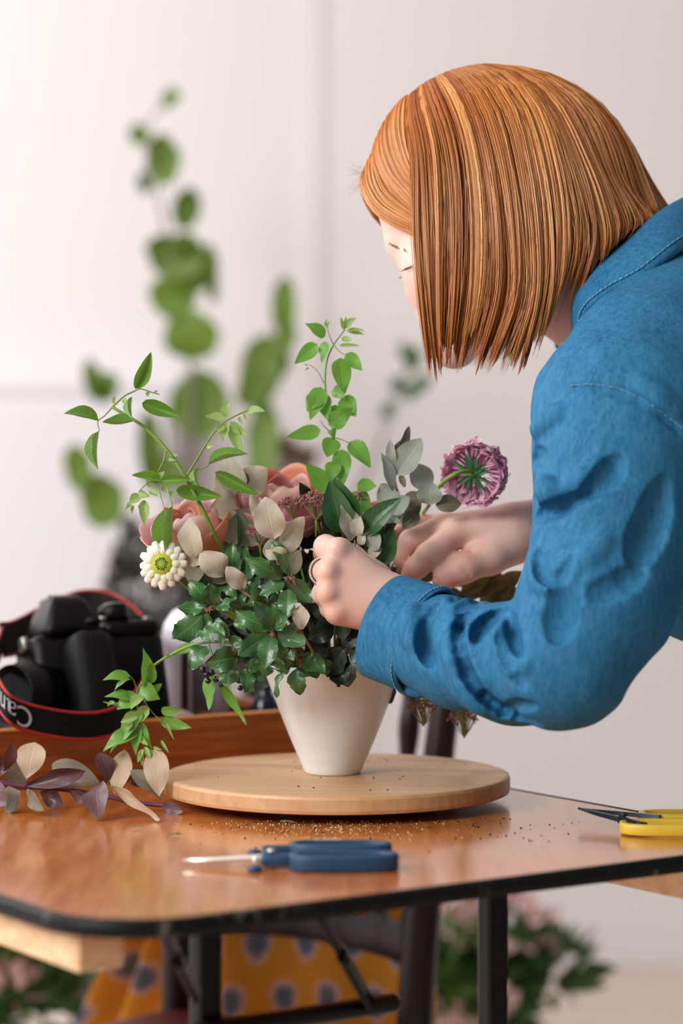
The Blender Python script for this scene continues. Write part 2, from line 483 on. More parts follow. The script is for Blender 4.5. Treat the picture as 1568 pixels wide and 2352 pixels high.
        me.loops.add(Q.size); me.loops.foreach_set('vertex_index', Q.astype(np.int32).ravel())
        me.polygons.add(len(Q)); me.polygons.foreach_set('loop_start', np.arange(0, Q.size, 4, dtype=np.int32))
        try: me.polygons.foreach_set('loop_total', np.full(len(Q), 4, np.int32))
        except Exception: pass
        me.update(calc_edges=True); me.validate()
        me.polygons.foreach_set('use_smooth', np.ones(len(me.polygons), bool))
        if m: me.materials.append(m)
        o = bpy.data.objects.new(name, me); COL.objects.link(o)
        if parent: o.parent = parent
        return o, V

def P(px, py, d): return np.array(W(px, py, d))

# ------------------------------------------------------------ the person
HIP = Vector((0.60, 2.12, 0.0))
person = thing('person', 'red-haired person in a blue denim shirt bending over the table, both hands in the bouquet', 'person', HIP)
HD = 2.125                                    # distance of the middle plane of the head
hf = np.array([-0.915, 0, -0.403]); hu = np.array([-0.403, 0, 0.915]); hs = np.array([0, -1.0, 0])
HR = [hf, hs, hu]

fld = Field((-0.06, 1.88, 0.84), (0.74, 2.46, 1.42), 0.0020)
# head
fld.ell(P(1098, 388, HD), (0.092, 0.072, 0.085), HR, 0.02)
fld.ell(P(1195, 400, HD), (0.080, 0.070, 0.078), HR, 0.03)
fld.cone(P(955, 470, HD), P(937, 550, HD), 0.034, 0.0190, 0.016)
fld.cone(P(988, 606, HD-0.026), P(988, 606, HD+0.026), 0.0205, 0.0205, 0.012)
fld.ell(P(1062, 610, HD), (0.045, 0.058, 0.075), HR, 0.03)
fld.cone(P(1003, 690, HD), P(1018, 740, HD), 0.020, 0.019, 0.018)
fld.cone(P(950, 618, HD), P(958, 668, HD), 0.0055, 0.0082, 0.008)          # nose
fld.ball(P(975, 676, HD-0.009), 0.0062, 0.008); fld.ball(P(975, 676, HD+0.009), 0.0062, 0.008)
fld.cone(P(992, 728, HD-0.014), P(986, 724, HD), 0.006, 0.0075, 0.006); fld.cone(P(986, 724, HD), P(992, 728, HD+0.014), 0.0075, 0.006, 0.006)
fld.cone(P(1006, 752, HD-0.012), P(1000, 750, HD), 0.006, 0.0078, 0.006); fld.cone(P(1000, 750, HD), P(1006, 752, HD+0.012), 0.0078, 0.006, 0.006)
fld.ball(P(1040, 795, HD), 0.0165, 0.018)
for s_ in (-1, 1):
    fld.cone(P(1045, 795, HD+s_*0.012), P(1175, 720, HD+s_*0.050), 0.013, 0.014, 0.02)
    fld.ball(P(1015, 655, HD+s_*0.033), 0.022, 0.02)
    fld.ball(P(972, 605, HD+s_*0.030), 0.0125, 0.005)                       # closed upper lid over the eye
    fld.ell(P(1165, 560, HD+s_*0.074), (0.017, 0.008, 0.028), HR, 0.006)    # ear
fld.cone(P(1215, 590, HD), P(1440, 720, HD), 0.050, 0.056, 0.03)            # neck
# trunk and upper arms (under the shirt)
fld.cone(P(1480, 740, 2.125), np.array((0.60, 2.12, 1.00)), 0.060, 0.065, 0.03)
fld.cone(P(1540, 820, 2.02), P(1540, 820, 2.24), 0.055, 0.055, 0.03)
fld.chain([(P(1530, 850, 2.00), 0.045), (P(1330, 1520, 1.88), 0.028)], 0.02)
fld.chain([(P(1330, 1520, 1.88), 0.028), (P(1100, 1475, 1.95), 0.024), (P(930, 1400, 2.003), 0.0225)], 0.015)
fld.chain([(P(1520, 850, 2.25), 0.045), (P(1480, 1230, 2.31), 0.036), (P(1330, 1205, 2.22), 0.0335), (P(1200, 1212, 2.135), 0.0215)], 0.015)
# left hand, back towards us, fingers closed into the leaves
wr = P(905, 1392, 2.006)
fld.cone(P(930, 1400, 2.003), P(885, 1385, 2.004), 0.0225, 0.021, 0.012, squash=((0, 1, 0), 1.15))
for (x0, y0, d0, r0, x1, y1, d1, r1) in ((885, 1362, 2.006, 0.0165, 779, 1268, 1.999, 0.0118), (880, 1378, 2.003, 0.0165, 757, 1313, 1.993, 0.0112),
                                      (880, 1400, 2.004, 0.0165, 757, 1361, 1.994, 0.0110), (885, 1414, 2.007, 0.0150, 776, 1404, 2.001, 0.0118)):
    fld.cone(P(x0, y0, d0), P(x1, y1, d1), r0, r1, 0.011)
for q in ([(779, 1268, 1.999, .0112), (748, 1256, 2.018, .0100), (744, 1272, 2.043, .0088), (768, 1290, 2.055, .0075)],
          [(757, 1313, 1.993, .0106), (737, 1312, 2.016, .0097), (744, 1322, 2.042, .0086), (768, 1328, 2.055, .0074)],
          [(757, 1361, 1.994, .0104), (742, 1364, 2.017, .0093), (748, 1366, 2.040, .0083), (770, 1364, 2.053, .0072)],
          [(776, 1404, 2.001, .0100), (758, 1397, 2.022, .0085), (762, 1394, 2.040, .0076), (780, 1390, 2.052, .0066)]):
    fld.chain([(P(x, y, d), r) for x, y, d, r in q], 0.0035)
fld.chain([(P(862, 1330, 2.022), .0150), (P(806, 1282, 2.045), .0112), (P(766, 1266, 2.066), .0085)], 0.006)
for x, y, d in ((773, 1258, 1.990), (752, 1309, 1.9835), (752, 1358, 1.9845), (772, 1403, 1.991)): fld.ball(P(x, y, d), 0.0052, 0.010)
# right hand, palm down, thumb nearest to us
fld.cone(P(1225, 1213, 2.14), P(1175, 1220, 2.125), 0.0215, 0.0215, 0.012)
for (x0, y0, d0, r0, x1, y1, d1, r1) in ((1165, 1218, 2.112, 0.0185, 1045, 1226, 2.100, 0.0125), (1165, 1212, 2.122, 0.0175, 1022, 1209, 2.115, 0.0112),
                                      (1165, 1210, 2.132, 0.016, 1020, 1206, 2.133, 0.0105), (1170, 1214, 2.142, 0.0155, 1030, 1206, 2.150, 0.0098),
                                      (1190, 1240, 2.118, 0.0205, 1122, 1278, 2.098, 0.0160)):
    fld.cone(P(x0, y0, d0), P(x1, y1, d1), r0, r1, 0.011)
for q in ([(1045, 1226, 2.100, .0122), (984, 1276, 2.084, .0112), (957, 1303, 2.088, .0098), (942, 1322, 2.098, .0085)],
          [(1022, 1209, 2.115, .0110), (943, 1243, 2.102, .0102), (925, 1279, 2.106, .0092), (934, 1302, 2.114, .0080)],
          [(1020, 1206, 2.133, .0102), (958, 1204, 2.135, .0092), (928, 1219, 2.138, .0080), (916, 1230, 2.143, .0066)],
          [(1030, 1206, 2.150, .0094), (975, 1208, 2.156, .0080), (948, 1228, 2.158, .0070), (938, 1246, 2.158, .0060)]):
    fld.chain([(P(x, y, d), r) for x, y, d, r in q], 0.0035)
fld.chain([(P(1122, 1278, 2.098), .0158), (P(1064, 1304, 2.084), .0128), (P(1020, 1329, 2.080), .0104)], 0.006)
fld.chain([(P(1060, 1243, 2.082), .0016), (P(1062, 1262, 2.083), .0022)], 0.004, True)
fld.chain([(P(1074, 1246, 2.080), .0014), (P(1082, 1266, 2.083), .0020)], 0.004, True)
fld.chain([(P(1060, 1302, 2.0705), .0008), (P(1078, 1322, 2.0735), .0008)], 0.003, True)

t = NT('fair_skin'); v = t.coords('Object'); n1 = t.noise(v, 28, 4, 0.6); n2 = t.noise(v, 110, 3)
at = t.new('ShaderNodeAttribute', attribute_name='ruddy')
c = t.mix(n1, lin('#efccbc'), lin('#e6bbab')); c = t.mix(at.outputs['Fac'], c, lin('#de8f76'))
c = t.mix(t.math('MULTIPLY', n2, 0.16), c, lin('#dfae9f'))
t.base(c); t.set(Roughness=0.48, Subsurface_Weight=0.18, Subsurface_Scale=0.006, Subsurface_Radius=(1.0, 0.35, 0.2))
t.bump(n2, 0.12, 0.0006); M_skin = t.m
body, BV = fld.build('body', M_skin, person, 1)
red = np.zeros(len(BV))
for p_, r_, w_ in ((P(935, 1310, 2.10), .022, .75), (P(925, 1240, 2.13), .018, .85), (P(1022, 1340, 2.075), .016, .55), (P(985, 1285, 2.07), .016, .2),
                 (P(1058, 1262, 2.08), .016, .55), (P(740, 1280, 2.04), .018, .5), (P(758, 1330, 1.985), .02, .22), (P(945, 680, HD), .02, .35),
                 (P(1015, 660, 2.08), .03, .25), (P(800, 1440, 2.0), .025, .25), (P(995, 740, HD), .014, .7)):
    red = np.maximum(red, w_*np.exp(-((BV-p_)**2).sum(1)/(r_*r_)))
at_ = body.data.attributes.new('ruddy', 'FLOAT', 'POINT'); at_.data.foreach_set('value', red.astype(np.float32))

# brows and lashes, two of each
M_lash = plain('brown_lash', '#7a5240', '#5c3c2e', 0.6)
M_brow = plain('ginger_brow', '#8a5236', '#6d3f2a', 0.7)
def hairs(pairs, m, name, r):
    b = B()
    for p, q in pairs: b.tube([p, (p+q)/2+Vector((0, 0, -0.0006)), q], [r, r*0.8, r*0.2], 4)
    b.build(name, m, person)
for s_ in (-1, 1):
    pr = []
    for k in range(15):
        f_ = k/14; bx_, by_ = 932+16*f_, 615-6*f_; dd = fld.ray(bx_, by_, HD-0.08, HD+.01, 0.0005)
        if dd is None: continue
        p = W(bx_, by_, dd); p.y = p.y if s_ < 0 else 2*HD-p.y
        pr.append((p, p+Vector((-0.0060+0.003*f_, s_*0.0030, -0.0034+rnd(-.0006, .0006)))))
    hairs(pr, M_lash, 'eyelashes', 0.00026)
    pr = []
    for k in range(44):
        f_ = rnd(0, 1); y_ = 0.010+0.034*f_
        bx_, by_ = 888+44*f_, 557+18*f_**.8+rnd(-3, 3); dd = fld.ray(bx_, by_, HD-0.08, HD, 0.0005)
        if dd is None: continue
        p = W(bx_, by_, dd-.0005); p.y = p.y if s_ < 0 else 2*HD-p.y
        pr.append((p, p+Vector((0.0042, s_*0.0034, -0.0018))))
    hairs(pr, M_brow, 'eyebrow', 0.0003)
# thumbnail and silver band
M_nail = plain('finger_nail', '#e3a9a0', '#d9958c', 0.25)
b = B(); b.sphere(W(1008, 1339, 2.0725), 0.0056, 12, 8, (1.15, 0.35, 0.75), Matrix.Rotation(0.5, 3, 'Y')); b.build('thumb_nail', M_nail, person)
b = B(); b.sphere(W(915, 1221, 2.134), 0.0042, 10, 6, (1.0, 0.4, 0.8), Matrix.Rotation(0.6, 3, 'Y')); b.build('finger_nail', M_nail, person)
M_silver = plain('silver', '#e9e4dc', '#d8d2c8', 0.22, 200, 0, 1.0)
ra = (Vector(P(737, 1312, 2.016))-Vector(P(757, 1313, 1.993))).normalized()
rc_ = Vector(P(741, 1312, 2.010)); e1 = ra.orthogonal().normalized(); e2 = ra.cross(e1)
b = B()
for k in range(44):
    a_ = 2*PI*k/44; p = rc_+(e1*math.cos(a_)+e2*math.sin(a_))*0.0112
    tn = (-e1*math.sin(a_)+e2*math.cos(a_)); b.tube([p-ra*0.0024, p-ra*0.0012+(p-rc_)*0.06, p+ra*0.0012+(p-rc_)*0.06, p+ra*0.0024], [0.0007, 0.00095, 0.00095, 0.0007], 6)
b.build('ring', M_silver, person, label='ribbed silver ring on the left hand')

# ------------------------------------------------------------ shirt
sh = Field((0.03, 1.76, 0.83), (0.80, 2.45, 1.31), 0.0020)
SG = 0.03
sh.chain([(P(1560, 770, 2.05), .070), (P(1490, 860, 1.985), .0700), (P(1448, 960, 1.955), .0785), (P(1420, 1080, 1.93), .0660), (P(1405, 1220, 1.91), .0600),
          (P(1368, 1380, 1.885), .0590), (P(1292, 1520, 1.87), .0505)], 0.014)
sh.chain([(P(1292, 1520, 1.87), .0505), (P(1180, 1524, 1.905), .0455), (P(1060, 1501, 1.95), .0425), (P(958, 1466, 1.985), .0405)], 0.012)
# right sleeve, behind
sh.chain([(P(1520, 850, 2.25), .075), (P(1480, 1200, 2.33), .060), (P(1440, 1215, 2.30), .056), (P(1345, 1205, 2.225), .050)], 0.02)
# trunk
for dd, r0, r1 in ((2.03, .055, .12), (2.125, .06, .135), (2.22, .055, .12)):
    sh.cone(P(1560, 800, dd), np.array((0.66, 2.125+(dd-2.125)*0.9, 0.985)), r0, r1, 0.03)
sh.cone(P(1432, 790, 2.04), P(1432, 790, 2.21), .028, .028, 0.03)
sh.cone(P(1430, 690, 2.06), P(1620, 540, 2.08), .012, .022, 0.02); sh.cone(P(1430, 690, 2.19), P(1620, 540, 2.17), .012, .022, 0.02)
sh.cone(P(1600, 1290, 2.08), P(1600, 1290, 2.20), .058, .058, 0.05)
sh.cone(P(1700, 1250, 2.08), P(1700, 1250, 2.20), .085, .085, 0.05)
# folds: valleys pressed into the cloth and ridges standing up beside them
FD, RD = 1.7, 0.55
def fold(pts, r, depth, k=0.010, sub=True):
    q = []
    for x, y in [(p[0], p[1]) for p in spline([Vector((a, b_, 0)) for a, b_ in pts], 16)]:
        d = sh.ray(x, y)
        if d is None: continue
        q.append(P(x, y, d-0.001 if sub else d+r*0.9-depth*RD))
    m = len(q)
    rr = [r*(0.35+0.65*math.sin(PI*(i+0.6)/(m+0.2))**.6) for i in range(m)]
    sh.chain(list(zip(q, rr)), k*0.6, sub, ((0, 1, 0), min(1.5, r/depth)) if sub else None)
def z6(l): return [(840+x/2.154, 840+y/2.154) for x, y in l]
def z5(l): return [(880+x/4.356, 1240+y/4.356) for x, y in l]
ridges = [(z5([(640, 640), (560, 760), (520, 900), (540, 1100)]), .009, .006), (z5([(760, 720), (690, 860), (670, 1050), (730, 1300), (860, 1540), (1000, 1700)]), .008, .005),
          (z5([(900, 870), (840, 1000), (850, 1150), (930, 1320), (1060, 1480)]), .008, .005), (z5([(300, 700), (280, 850), (300, 1050)]), .010, .004),
          (z5([(1200, 830), (1170, 1000), (1240, 1200), (1370, 1290), (1430, 1200)]), .007, .005),
          (z6([(830, 990), (870, 1080), (980, 1085), (1030, 950)]), .008, .005), (z6([(890, 680), (960, 640), (1080, 560), (1160, 480)]), .012, .006),
          (z6([(1330, 60), (1440, 160), (1560, 240)]), .010, .003),
          (z6([(850, 330), (900, 280), (980, 230)]), .010, .004), (z6([(1200, 860), (1120, 940), (1040, 1010)]), .012, .003),
          (z6([(880, 570), (900, 620), (940, 650)]), .010, .004)]
for p_, r_, d_ in ridges: fold(p_, r_*.8, d_, 0.010, False)
valleys = [(z5([(800, 570), (620, 600), (500, 720), (430, 880), (410, 1040), (430, 1170), (480, 1240)]), .0062, .016),
           (z5([(1040, 600), (900, 680), (790, 820), (750, 1000), (790, 1200), (880, 1400), (1020, 1580), (1180, 1700), (1400, 1800), (1540, 1850)]), .0052, .018),
           (z5([(1230, 700), (1080, 790), (970, 890), (920, 1020)]), .0052, .016),
           (z5([(1265, 760), (1290, 920), (1330, 1050), (1390, 1180)]), .0045, .018),
           (z5([(1170, 900), (1200, 1100), (1270, 1280), (1400, 1460)]), .0060, .007),
           (z5([(720, 700), (860, 620), (1000, 590)]), .0036, .006), (z5([(1240, 1680), (1380, 1650), (1500, 1660)]), .0045, .006),
           (z6([(812, 480), (850, 455), (845, 420)]), .0050, .014),
           (z6([(838, 770), (900, 720), (980, 690), (1090, 630)]), .0055, .013), (z6([(1090, 630), (1180, 560), (1240, 470)]), .009, .006),
           (z6([(1380, 1000), (1250, 1080), (1120, 1130)]), .009, .0045), (z6([(1000, 1090), (960, 1200), (950, 1330)]), .012, .0028),
           (z6([(845, 930), (880, 1040), (960, 1050), (1010, 950)]), .0055, .008), (z6([(1480, 600), (1420, 800), (1340, 950)]), .014, .0035),
           (z6([(1000, 110), (1120, 104), (1260, 130), (1400, 200), (1568, 330)]), .004, .002)]
for p_, r_, d_ in valleys: fold(p_, r_*1.2, d_*1.35, 0.004, True)
# loose-cloth unevenness
gx, gy, gz = [(sh.lo[k]+np.arange(sh.n[k])*sh.h).astype(np.float32) for k in range(3)]
gx, gy, gz = gx[:, None, None], gy[None, :, None], gz[None, None, :]
sh.S += (0.0008*np.sin(62*gx+25*gz+9*np.sin(18*gy))*np.sin(48*gz-31*gx+20*gy)+0.0006*np.sin(130*gx+90*gz)*np.sin(110*gz-60*gy)).astype(np.float32)

def denim(name, c1, c2, c3):
    t = NT(name); v = t.coords('Object')
    n1 = t.noise(v, 22, 4, 0.6); tw = t.noise(t.coords('Object', (1, 1, 0.28), (0.2, 0.75, 0.3)), 520, 2)
    sl = t.noise(t.coords('Object', (1, 1, 0.09), (0.1, 0.5, 0.2)), 230, 3)
    c = t.mix(t.ramp(n1, [(0.2, (0, 0, 0, 1)), (0.85, (1, 1, 1, 1))]), lin(c1), lin(c2))
    c = t.mix(t.math('MULTIPLY', t.ramp(t.math('ADD', t.math('MULTIPLY', tw, 0.5), t.math('MULTIPLY', sl, 0.5)), [(0.38, (0, 0, 0, 1)), (0.72, (1, 1, 1, 1))]), 0.36), c, lin(c3))
    t.base(c); t.set(Roughness=0.72, Sheen_Weight=0.0, Specular_IOR_Level=0.2)
    t.bump(tw, 0.25, 0.0006); return t.m
M_denim = denim('chambray_denim', '#125a84', '#226f9a', '#66a5c8')
M_thread = plain('pale_blue_thread', '#6fa9cc', '#5a97bd', 0.7)
shirt, SV = sh.build('shirt', M_denim, person, 1)
def stitch(pts, off=0.0006, r=0.0006, n=40, gap=True):
    b = B(); q = []
    for p in spline([Vector((x, y, 0)) for x, y in pts], n):
        d = sh.ray(p.x, p.y)
        if d is not None: q.append(W(p.x, p.y, d-off))
    for i in range(0, len(q)-1, 1): b.tube([q[i].lerp(q[i+1], 0.08), q[i].lerp(q[i+1], 0.92)], r, 5)
    b.build('seam_stitching', M_thread, person)
stitch(z6([(1010, 98), (1120, 92), (1260, 116), (1400, 186), (1568, 310)]), n=70)
# cuff, turned back: a double cloth band round the wrist
ca, cb_ = Vector(P(888, 1440, 2.006)), Vector(P(985, 1477, 1.976))
ax = (cb_-ca).normalized(); u_ = Vector((0.20, 0, 1)); u_ = (u_-ax*u_.dot(ax)).normalized(); w_ = ax.cross(u_)
def cuff_ring(tt, rad, wob):
    c_ = ca.lerp(cb_, tt); out = []
    for k in range(56):
        a_ = 2*PI*k/56; r_ = rad*(1+wob*math.sin(3*a_+tt*2)+0.6*wob*math.sin(5*a_+1+3*tt))
        out.append(c_+u_*math.cos(a_)*r_*1.04+w_*math.sin(a_)*r_*0.86+ax*(0.004*math.cos(a_-0.6)))
    return out
b = B(); rings = [(0.05, .0385), (0.0, .0405), (-0.02, .0425), (0.0, .0432), (0.12, .0437), (0.4, .0440), (0.7, .0444), (0.9, .0448), (0.97, .0445), (0.98, .0430), (0.9, .0405), (0.5, .0395)]
vs = []
for tt, r_ in rings: vs += cuff_ring(tt, r_, 0.012)
fs = []
for i in range(len(rings)-1):
    for k in range(56):
        a_, b_ = i*56+k, i*56+(k+1) % 56; fs.append((a_, b_, b_+56, a_+56))
b.add(vs, fs); cuff = b.build('cuff', M_denim, person, label='turned-back denim cuff on the left wrist')
b = B(); rg = cuff_ring(0.90, .0456, 0.012)
for k in range(56): b.tube([rg[k].lerp(rg[(k+1) % 56], .08), rg[k].lerp(rg[(k+1) % 56], .9)], 0.0006, 5)
b.build('seam_stitching', M_thread, person)
# little cuff tab hanging under the wrist
b = B(); b.tube(pxline([(925, 1560, 1.985), (940, 1580, 1.975), (962, 1588, 1.97), (985, 1590, 1.966)], 8), [.004, .006, .006, .003], 10); b.build('cuff_fold', M_denim, person)

# collar: a folded band round the neck
cu = [(1318, 768, 2.062), (1316, 700, 2.052), (1352, 622, 2.050), (1432, 558, 2.052), (1505, 492, 2.066), (1566, 455, 2.095), (1600, 442, 2.125)]
cl = [(1332, 792, 2.036), (1348, 728, 2.018), (1402, 684, 2.006), (1482, 642, 2.004), (1560, 582, 2.022), (1625, 545, 2.065), (1660, 535, 2.125)]
NU = 80
def full(g):
    pts = [Vector(W(*p)) for p in g]
    far = [Vector((p.x, 2*HD-p.y, p.z)) for p in reversed(pts[:-1])]
    return spline(pts+far, NU)
U, Lw = full(cu), full(cl)
mid = [(a+b_)/2+Vector((-0.004, (-1 if i < NU/2 else 1)*0.006, 0.006)) for i, (a, b_) in enumerate(zip(U, Lw))]
Lw = [l_+Vector((-.003, (-1 if i < NU/2 else 1)*.006, .004)) for i, l_ in enumerate(Lw)]
inn = [a+(Vector((P(1500, 700, HD)))-a)*0.10+Vector((0, 0, -0.012)) for a in U]
b = B(); rows = [inn, [a+(Vector((P(1500, 700, HD)))-a)*0.03 for a in U], U, [a.lerp(m_, 0.5)+Vector((-.001, 0, .0015)) for a, m_ in zip(U, mid)], mid, Lw,
                 [l_+(Vector((P(1540, 760, HD)))-l_)*0.06 for l_ in Lw]]
vs = [p for r in rows for p in r]; fs = []
for i in range(len(rows)-1):
    for k in range(NU-1): a_ = i*NU+k; fs.append((a_, a_+1, a_+1+NU, a_+NU))
b.add(vs, fs); col_ = b.build('collar', M_denim, person)
sd = col_.modifiers.new('sub', 'SUBSURF'); sd.levels = 1; sd.render_levels = 2
so = col_.modifiers.new('thick', 'SOLIDIFY'); so.thickness = 0.0030; so.offset = 0
b = B()
for fr in (0.78,):
    ln = [m_.lerp(l_, fr)+Vector((-.0008, (-1 if i < NU/2 else 1)*0.0016, .0008)) for i, (m_, l_) in enumerate(zip(mid, Lw))]
    for k in range(NU-1): b.tube([ln[k].lerp(ln[k+1], .08), ln[k].lerp(ln[k+1], .9)], 0.0006, 5)
b.build('seam_stitching', M_thread, person)

# trousers and shoes: standing beside the table
M_trs = plain('dark_trousers', '#23262e', '#1b1d24', 0.8)
tr = Field((0.40, 1.85, 0.03), (0.86, 2.40, 1.10), 0.006)
for yy in (2.03, 2.21):
    tr.chain([((0.645, yy, 0.93), .10), ((0.62, yy, 0.50), .062), ((0.64, yy, 0.10), .048)], 0.02)
    tr.ell((0.66, yy, 0.96), (.12, .10, .10), None, 0.03)
tr.build('trousers', M_trs, person, 1)
for yy in (2.03, 2.21):
    st = Field((0.44, yy-0.08, -0.004), (0.75, yy+0.08, 0.14), 0.004)
    st.cone((0.66, yy, 0.045), (0.53, yy, 0.034), .042, .034, 0.02); st.cone((0.645, yy, 0.06), (0.645, yy, 0.11), .045, .05, 0.02)
    g = (st.lo[2]+np.arange(st.n[2])*st.h)[None, None, :]; st.S = np.maximum(st.S, (0.003-g).astype(np.float32))
    st.build('shoe', M_edge, person, 1)

# ------------------------------------------------------------ hair
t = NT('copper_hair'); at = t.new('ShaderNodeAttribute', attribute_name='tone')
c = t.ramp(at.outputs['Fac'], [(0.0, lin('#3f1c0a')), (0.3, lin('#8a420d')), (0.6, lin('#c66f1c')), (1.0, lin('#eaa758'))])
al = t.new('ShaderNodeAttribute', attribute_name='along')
sheen_band = t.ramp(al.outputs['Fac'], [(0.12, (0, 0, 0, 1)), (0.42, (1, 1, 1, 1)), (0.7, (.8, .8, .8, 1)), (0.95, (.1, .1, .1, 1))])  # paler band at mid-length: the hair's shine painted into its colour
c = t.mix(t.math('MULTIPLY', sheen_band, t.math('MULTIPLY', at.outputs['Fac'], 0.72)), c, lin('#dcad78'))
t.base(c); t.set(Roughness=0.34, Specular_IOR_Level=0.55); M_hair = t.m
M_under = plain('auburn_base_layer', '#8f4e1a', '#743c12', 0.5, 90)  # darker auburn than the strands lying over it
G = [
 [(952, 238, 2.108), (946, 330, 2.070), (946, 440, 2.050), (950, 560, 2.040), (963, 690, 2.034), (975, 800, 2.032), (986, 892, 2.034)],
 [(972, 215, 2.110), (985, 300, 2.066), (994, 420, 2.042), (998, 560, 2.032), (1001, 690, 2.028), (1005, 790, 2.028), (1012, 880, 2.030)],
 [(1000, 196, 2.112), (1040, 280, 2.062), (1062, 410, 2.036), (1066, 560, 2.026), (1060, 690, 2.024), (1048, 780, 2.026), (1040, 862, 2.030)],
 [(1030, 182, 2.114), (1095, 268, 2.060), (1132, 410, 2.032), (1148, 560, 2.022), (1146, 680, 2.022), (1118, 780, 2.026), (1092, 872, 2.030)],
 [(1056, 172, 2.116), (1148, 260, 2.060), (1190, 410, 2.030), (1206, 560, 2.020), (1206, 680, 2.020), (1170, 780, 2.024), (1132, 872, 2.030)],
 [(1082, 166, 2.118), (1200, 252, 2.060), (1246, 400, 2.030), (1258, 540, 2.022), (1256, 660, 2.022), (1236, 760, 2.026), (1215, 856, 2.032)],
 [(1100, 162, 2.119), (1240, 250, 2.062), (1292, 380, 2.034), (1312, 480, 2.026), (1316, 560, 2.024), (1300, 640, 2.028), (1246, 790, 2.040)],
 [(1112, 160, 2.120), (1270, 256, 2.066), (1340, 390, 2.040), (1368, 480, 2.034), (1380, 540, 2.032), (1376, 600, 2.030), (1362, 655, 2.034)],
 [(1120, 158, 2.122), (1282, 245, 2.078), (1370, 385, 2.054), (1410, 470, 2.046), (1428, 520, 2.042), (1420, 550, 2.042), (1392, 580, 2.044)],
 [(1126, 156, 2.123), (1292, 240, 2.090), (1386, 380, 2.072), (1440, 460, 2.064), (1466, 500, 2.060), (1470, 516, 2.056), (1462, 528, 2.054)],
 [(1130, 154, 2.124), (1296, 236, 2.105), (1392, 374, 2.095), (1446, 444, 2.090), (1486, 480, 2.084), (1502, 490, 2.078), (1520, 492, 2.075)],
 [(1132, 153, 2.125), (1298, 235, 2.125), (1394, 372, 2.125), (1448, 440, 2.125), (1488, 474, 2.125), (1508, 484, 2.122), (1526, 490, 2.118)],
]
GW = np.array([[tuple(W(*p)) for p in g] for g in G])
GN = len(G)
def cr(a, b_, c_, d_, t_): return 0.5*((2*b_)+(c_-a)*t_+(2*a-5*b_+4*c_-d_)*t_*t_+(3*b_-a-3*c_+d_)*t_**3)
def hairS(u, v):
    """surface of the combed hair: u along the parting to the nape, v from root to end"""
    u = min(max(u, 0), 0.9999)*(GN-1); i = int(u); f_ = u-i
    q = min(max(v, 0), 0.9999)*6; j = int(q); g_ = q-j
    def row(k):
        k = min(max(k, 0), GN-1); X = GW[k]
        a = 2*X[0]-X[1] if j == 0 else X[j-1]; d_ = 2*X[6]-X[5] if j == 5 else X[j+2]
        return cr(a, X[j], X[j+1], d_, g_)
    return cr(row(i-1), row(i), row(i+1), row(i+2), f_)
HC = np.array(W(1120, 420, HD))
# dense underlayer so the scalp never shows
uf = Field((-0.02, 1.98, 1.10), (0.34, 2.27, 1.42), 0.003)
uf.ell(P(1098, 388, HD), (0.0935, 0.0735, 0.0865), HR, 0.02); uf.ell(P(1195, 400, HD), (0.0815, 0.0715, 0.0795), HR, 0.03)
uf.cone(P(1280, 400, HD), P(1430, 520, HD), .062, .040, 0.03)
g = [(uf.lo[k]+np.arange(uf.n[k])*uf.h).astype(np.float32) for k in range(3)]
pl0 = P(900, 455, HD); nn = np.array((-0.70, 0, -0.72))
dpl = (g[0][:, None, None]-pl0[0])*nn[0]+(g[2][None, None, :]-pl0[2])*nn[2]+0*g[1][None, :, None]
uf.S = np.maximum(uf.S, dpl.astype(np.float32))

def lift(p, gap=0.0012):
    """keep a hair point outside the head's underlayer"""
    q = (np.array(p)-uf.lo)/uf.h
    if np.any(q < 0) or np.any(q >= uf.n-1): return p
    i = q.astype(int); f = q-i; a = uf.S[i[0]:i[0]+2, i[1]:i[1]+2, i[2]:i[2]+2]
    a = a[0]*(1-f[0])+a[1]*f[0]; a = a[0]*(1-f[1])+a[1]*f[1]; s_ = float(a[0]*(1-f[2])+a[1]*f[2])
    if s_ < gap and s_ > -0.08:
        o = p-HC; o[1] *= 1.15; o /= np.linalg.norm(o); p = p+o*(gap-s_)
    return p
NGU, NGV = 90, 28
HG = np.array([[lift(hairS(i/NGU, j/NGV), 0.0045 if j > 1 else 0.003) for j in range(NGV+1)] for i in range(NGU+1)])
for _ in range(3):
    HG[:, 1:-1] = 0.5*HG[:, 1:-1]+0.25*(HG[:, :-2]+HG[:, 2:]); HG[1:-1] = 0.5*HG[1:-1]+0.25*(HG[:-2]+HG[2:])
hn_ = np.cross(np.gradient(HG, axis=0), np.gradient(HG, axis=1)); hn_ /= np.linalg.norm(hn_, axis=2, keepdims=True)+1e-9
if hn_[NGU//2, NGV//2, 1] > 0: hn_ = -hn_
def bil(Gd, u, v):
    u = min(max(u, 0), .9999)*NGU; v = min(max(v, 0), .9999)*NGV; i, j = int(u), int(v); f, g = u-i, v-j
    return (Gd[i, j]*(1-f)+Gd[i+1, j]*f)*(1-g)+(Gd[i, j+1]*(1-f)+Gd[i+1, j+1]*f)*g
hv, hf_, ht, hl = [], [], [], []
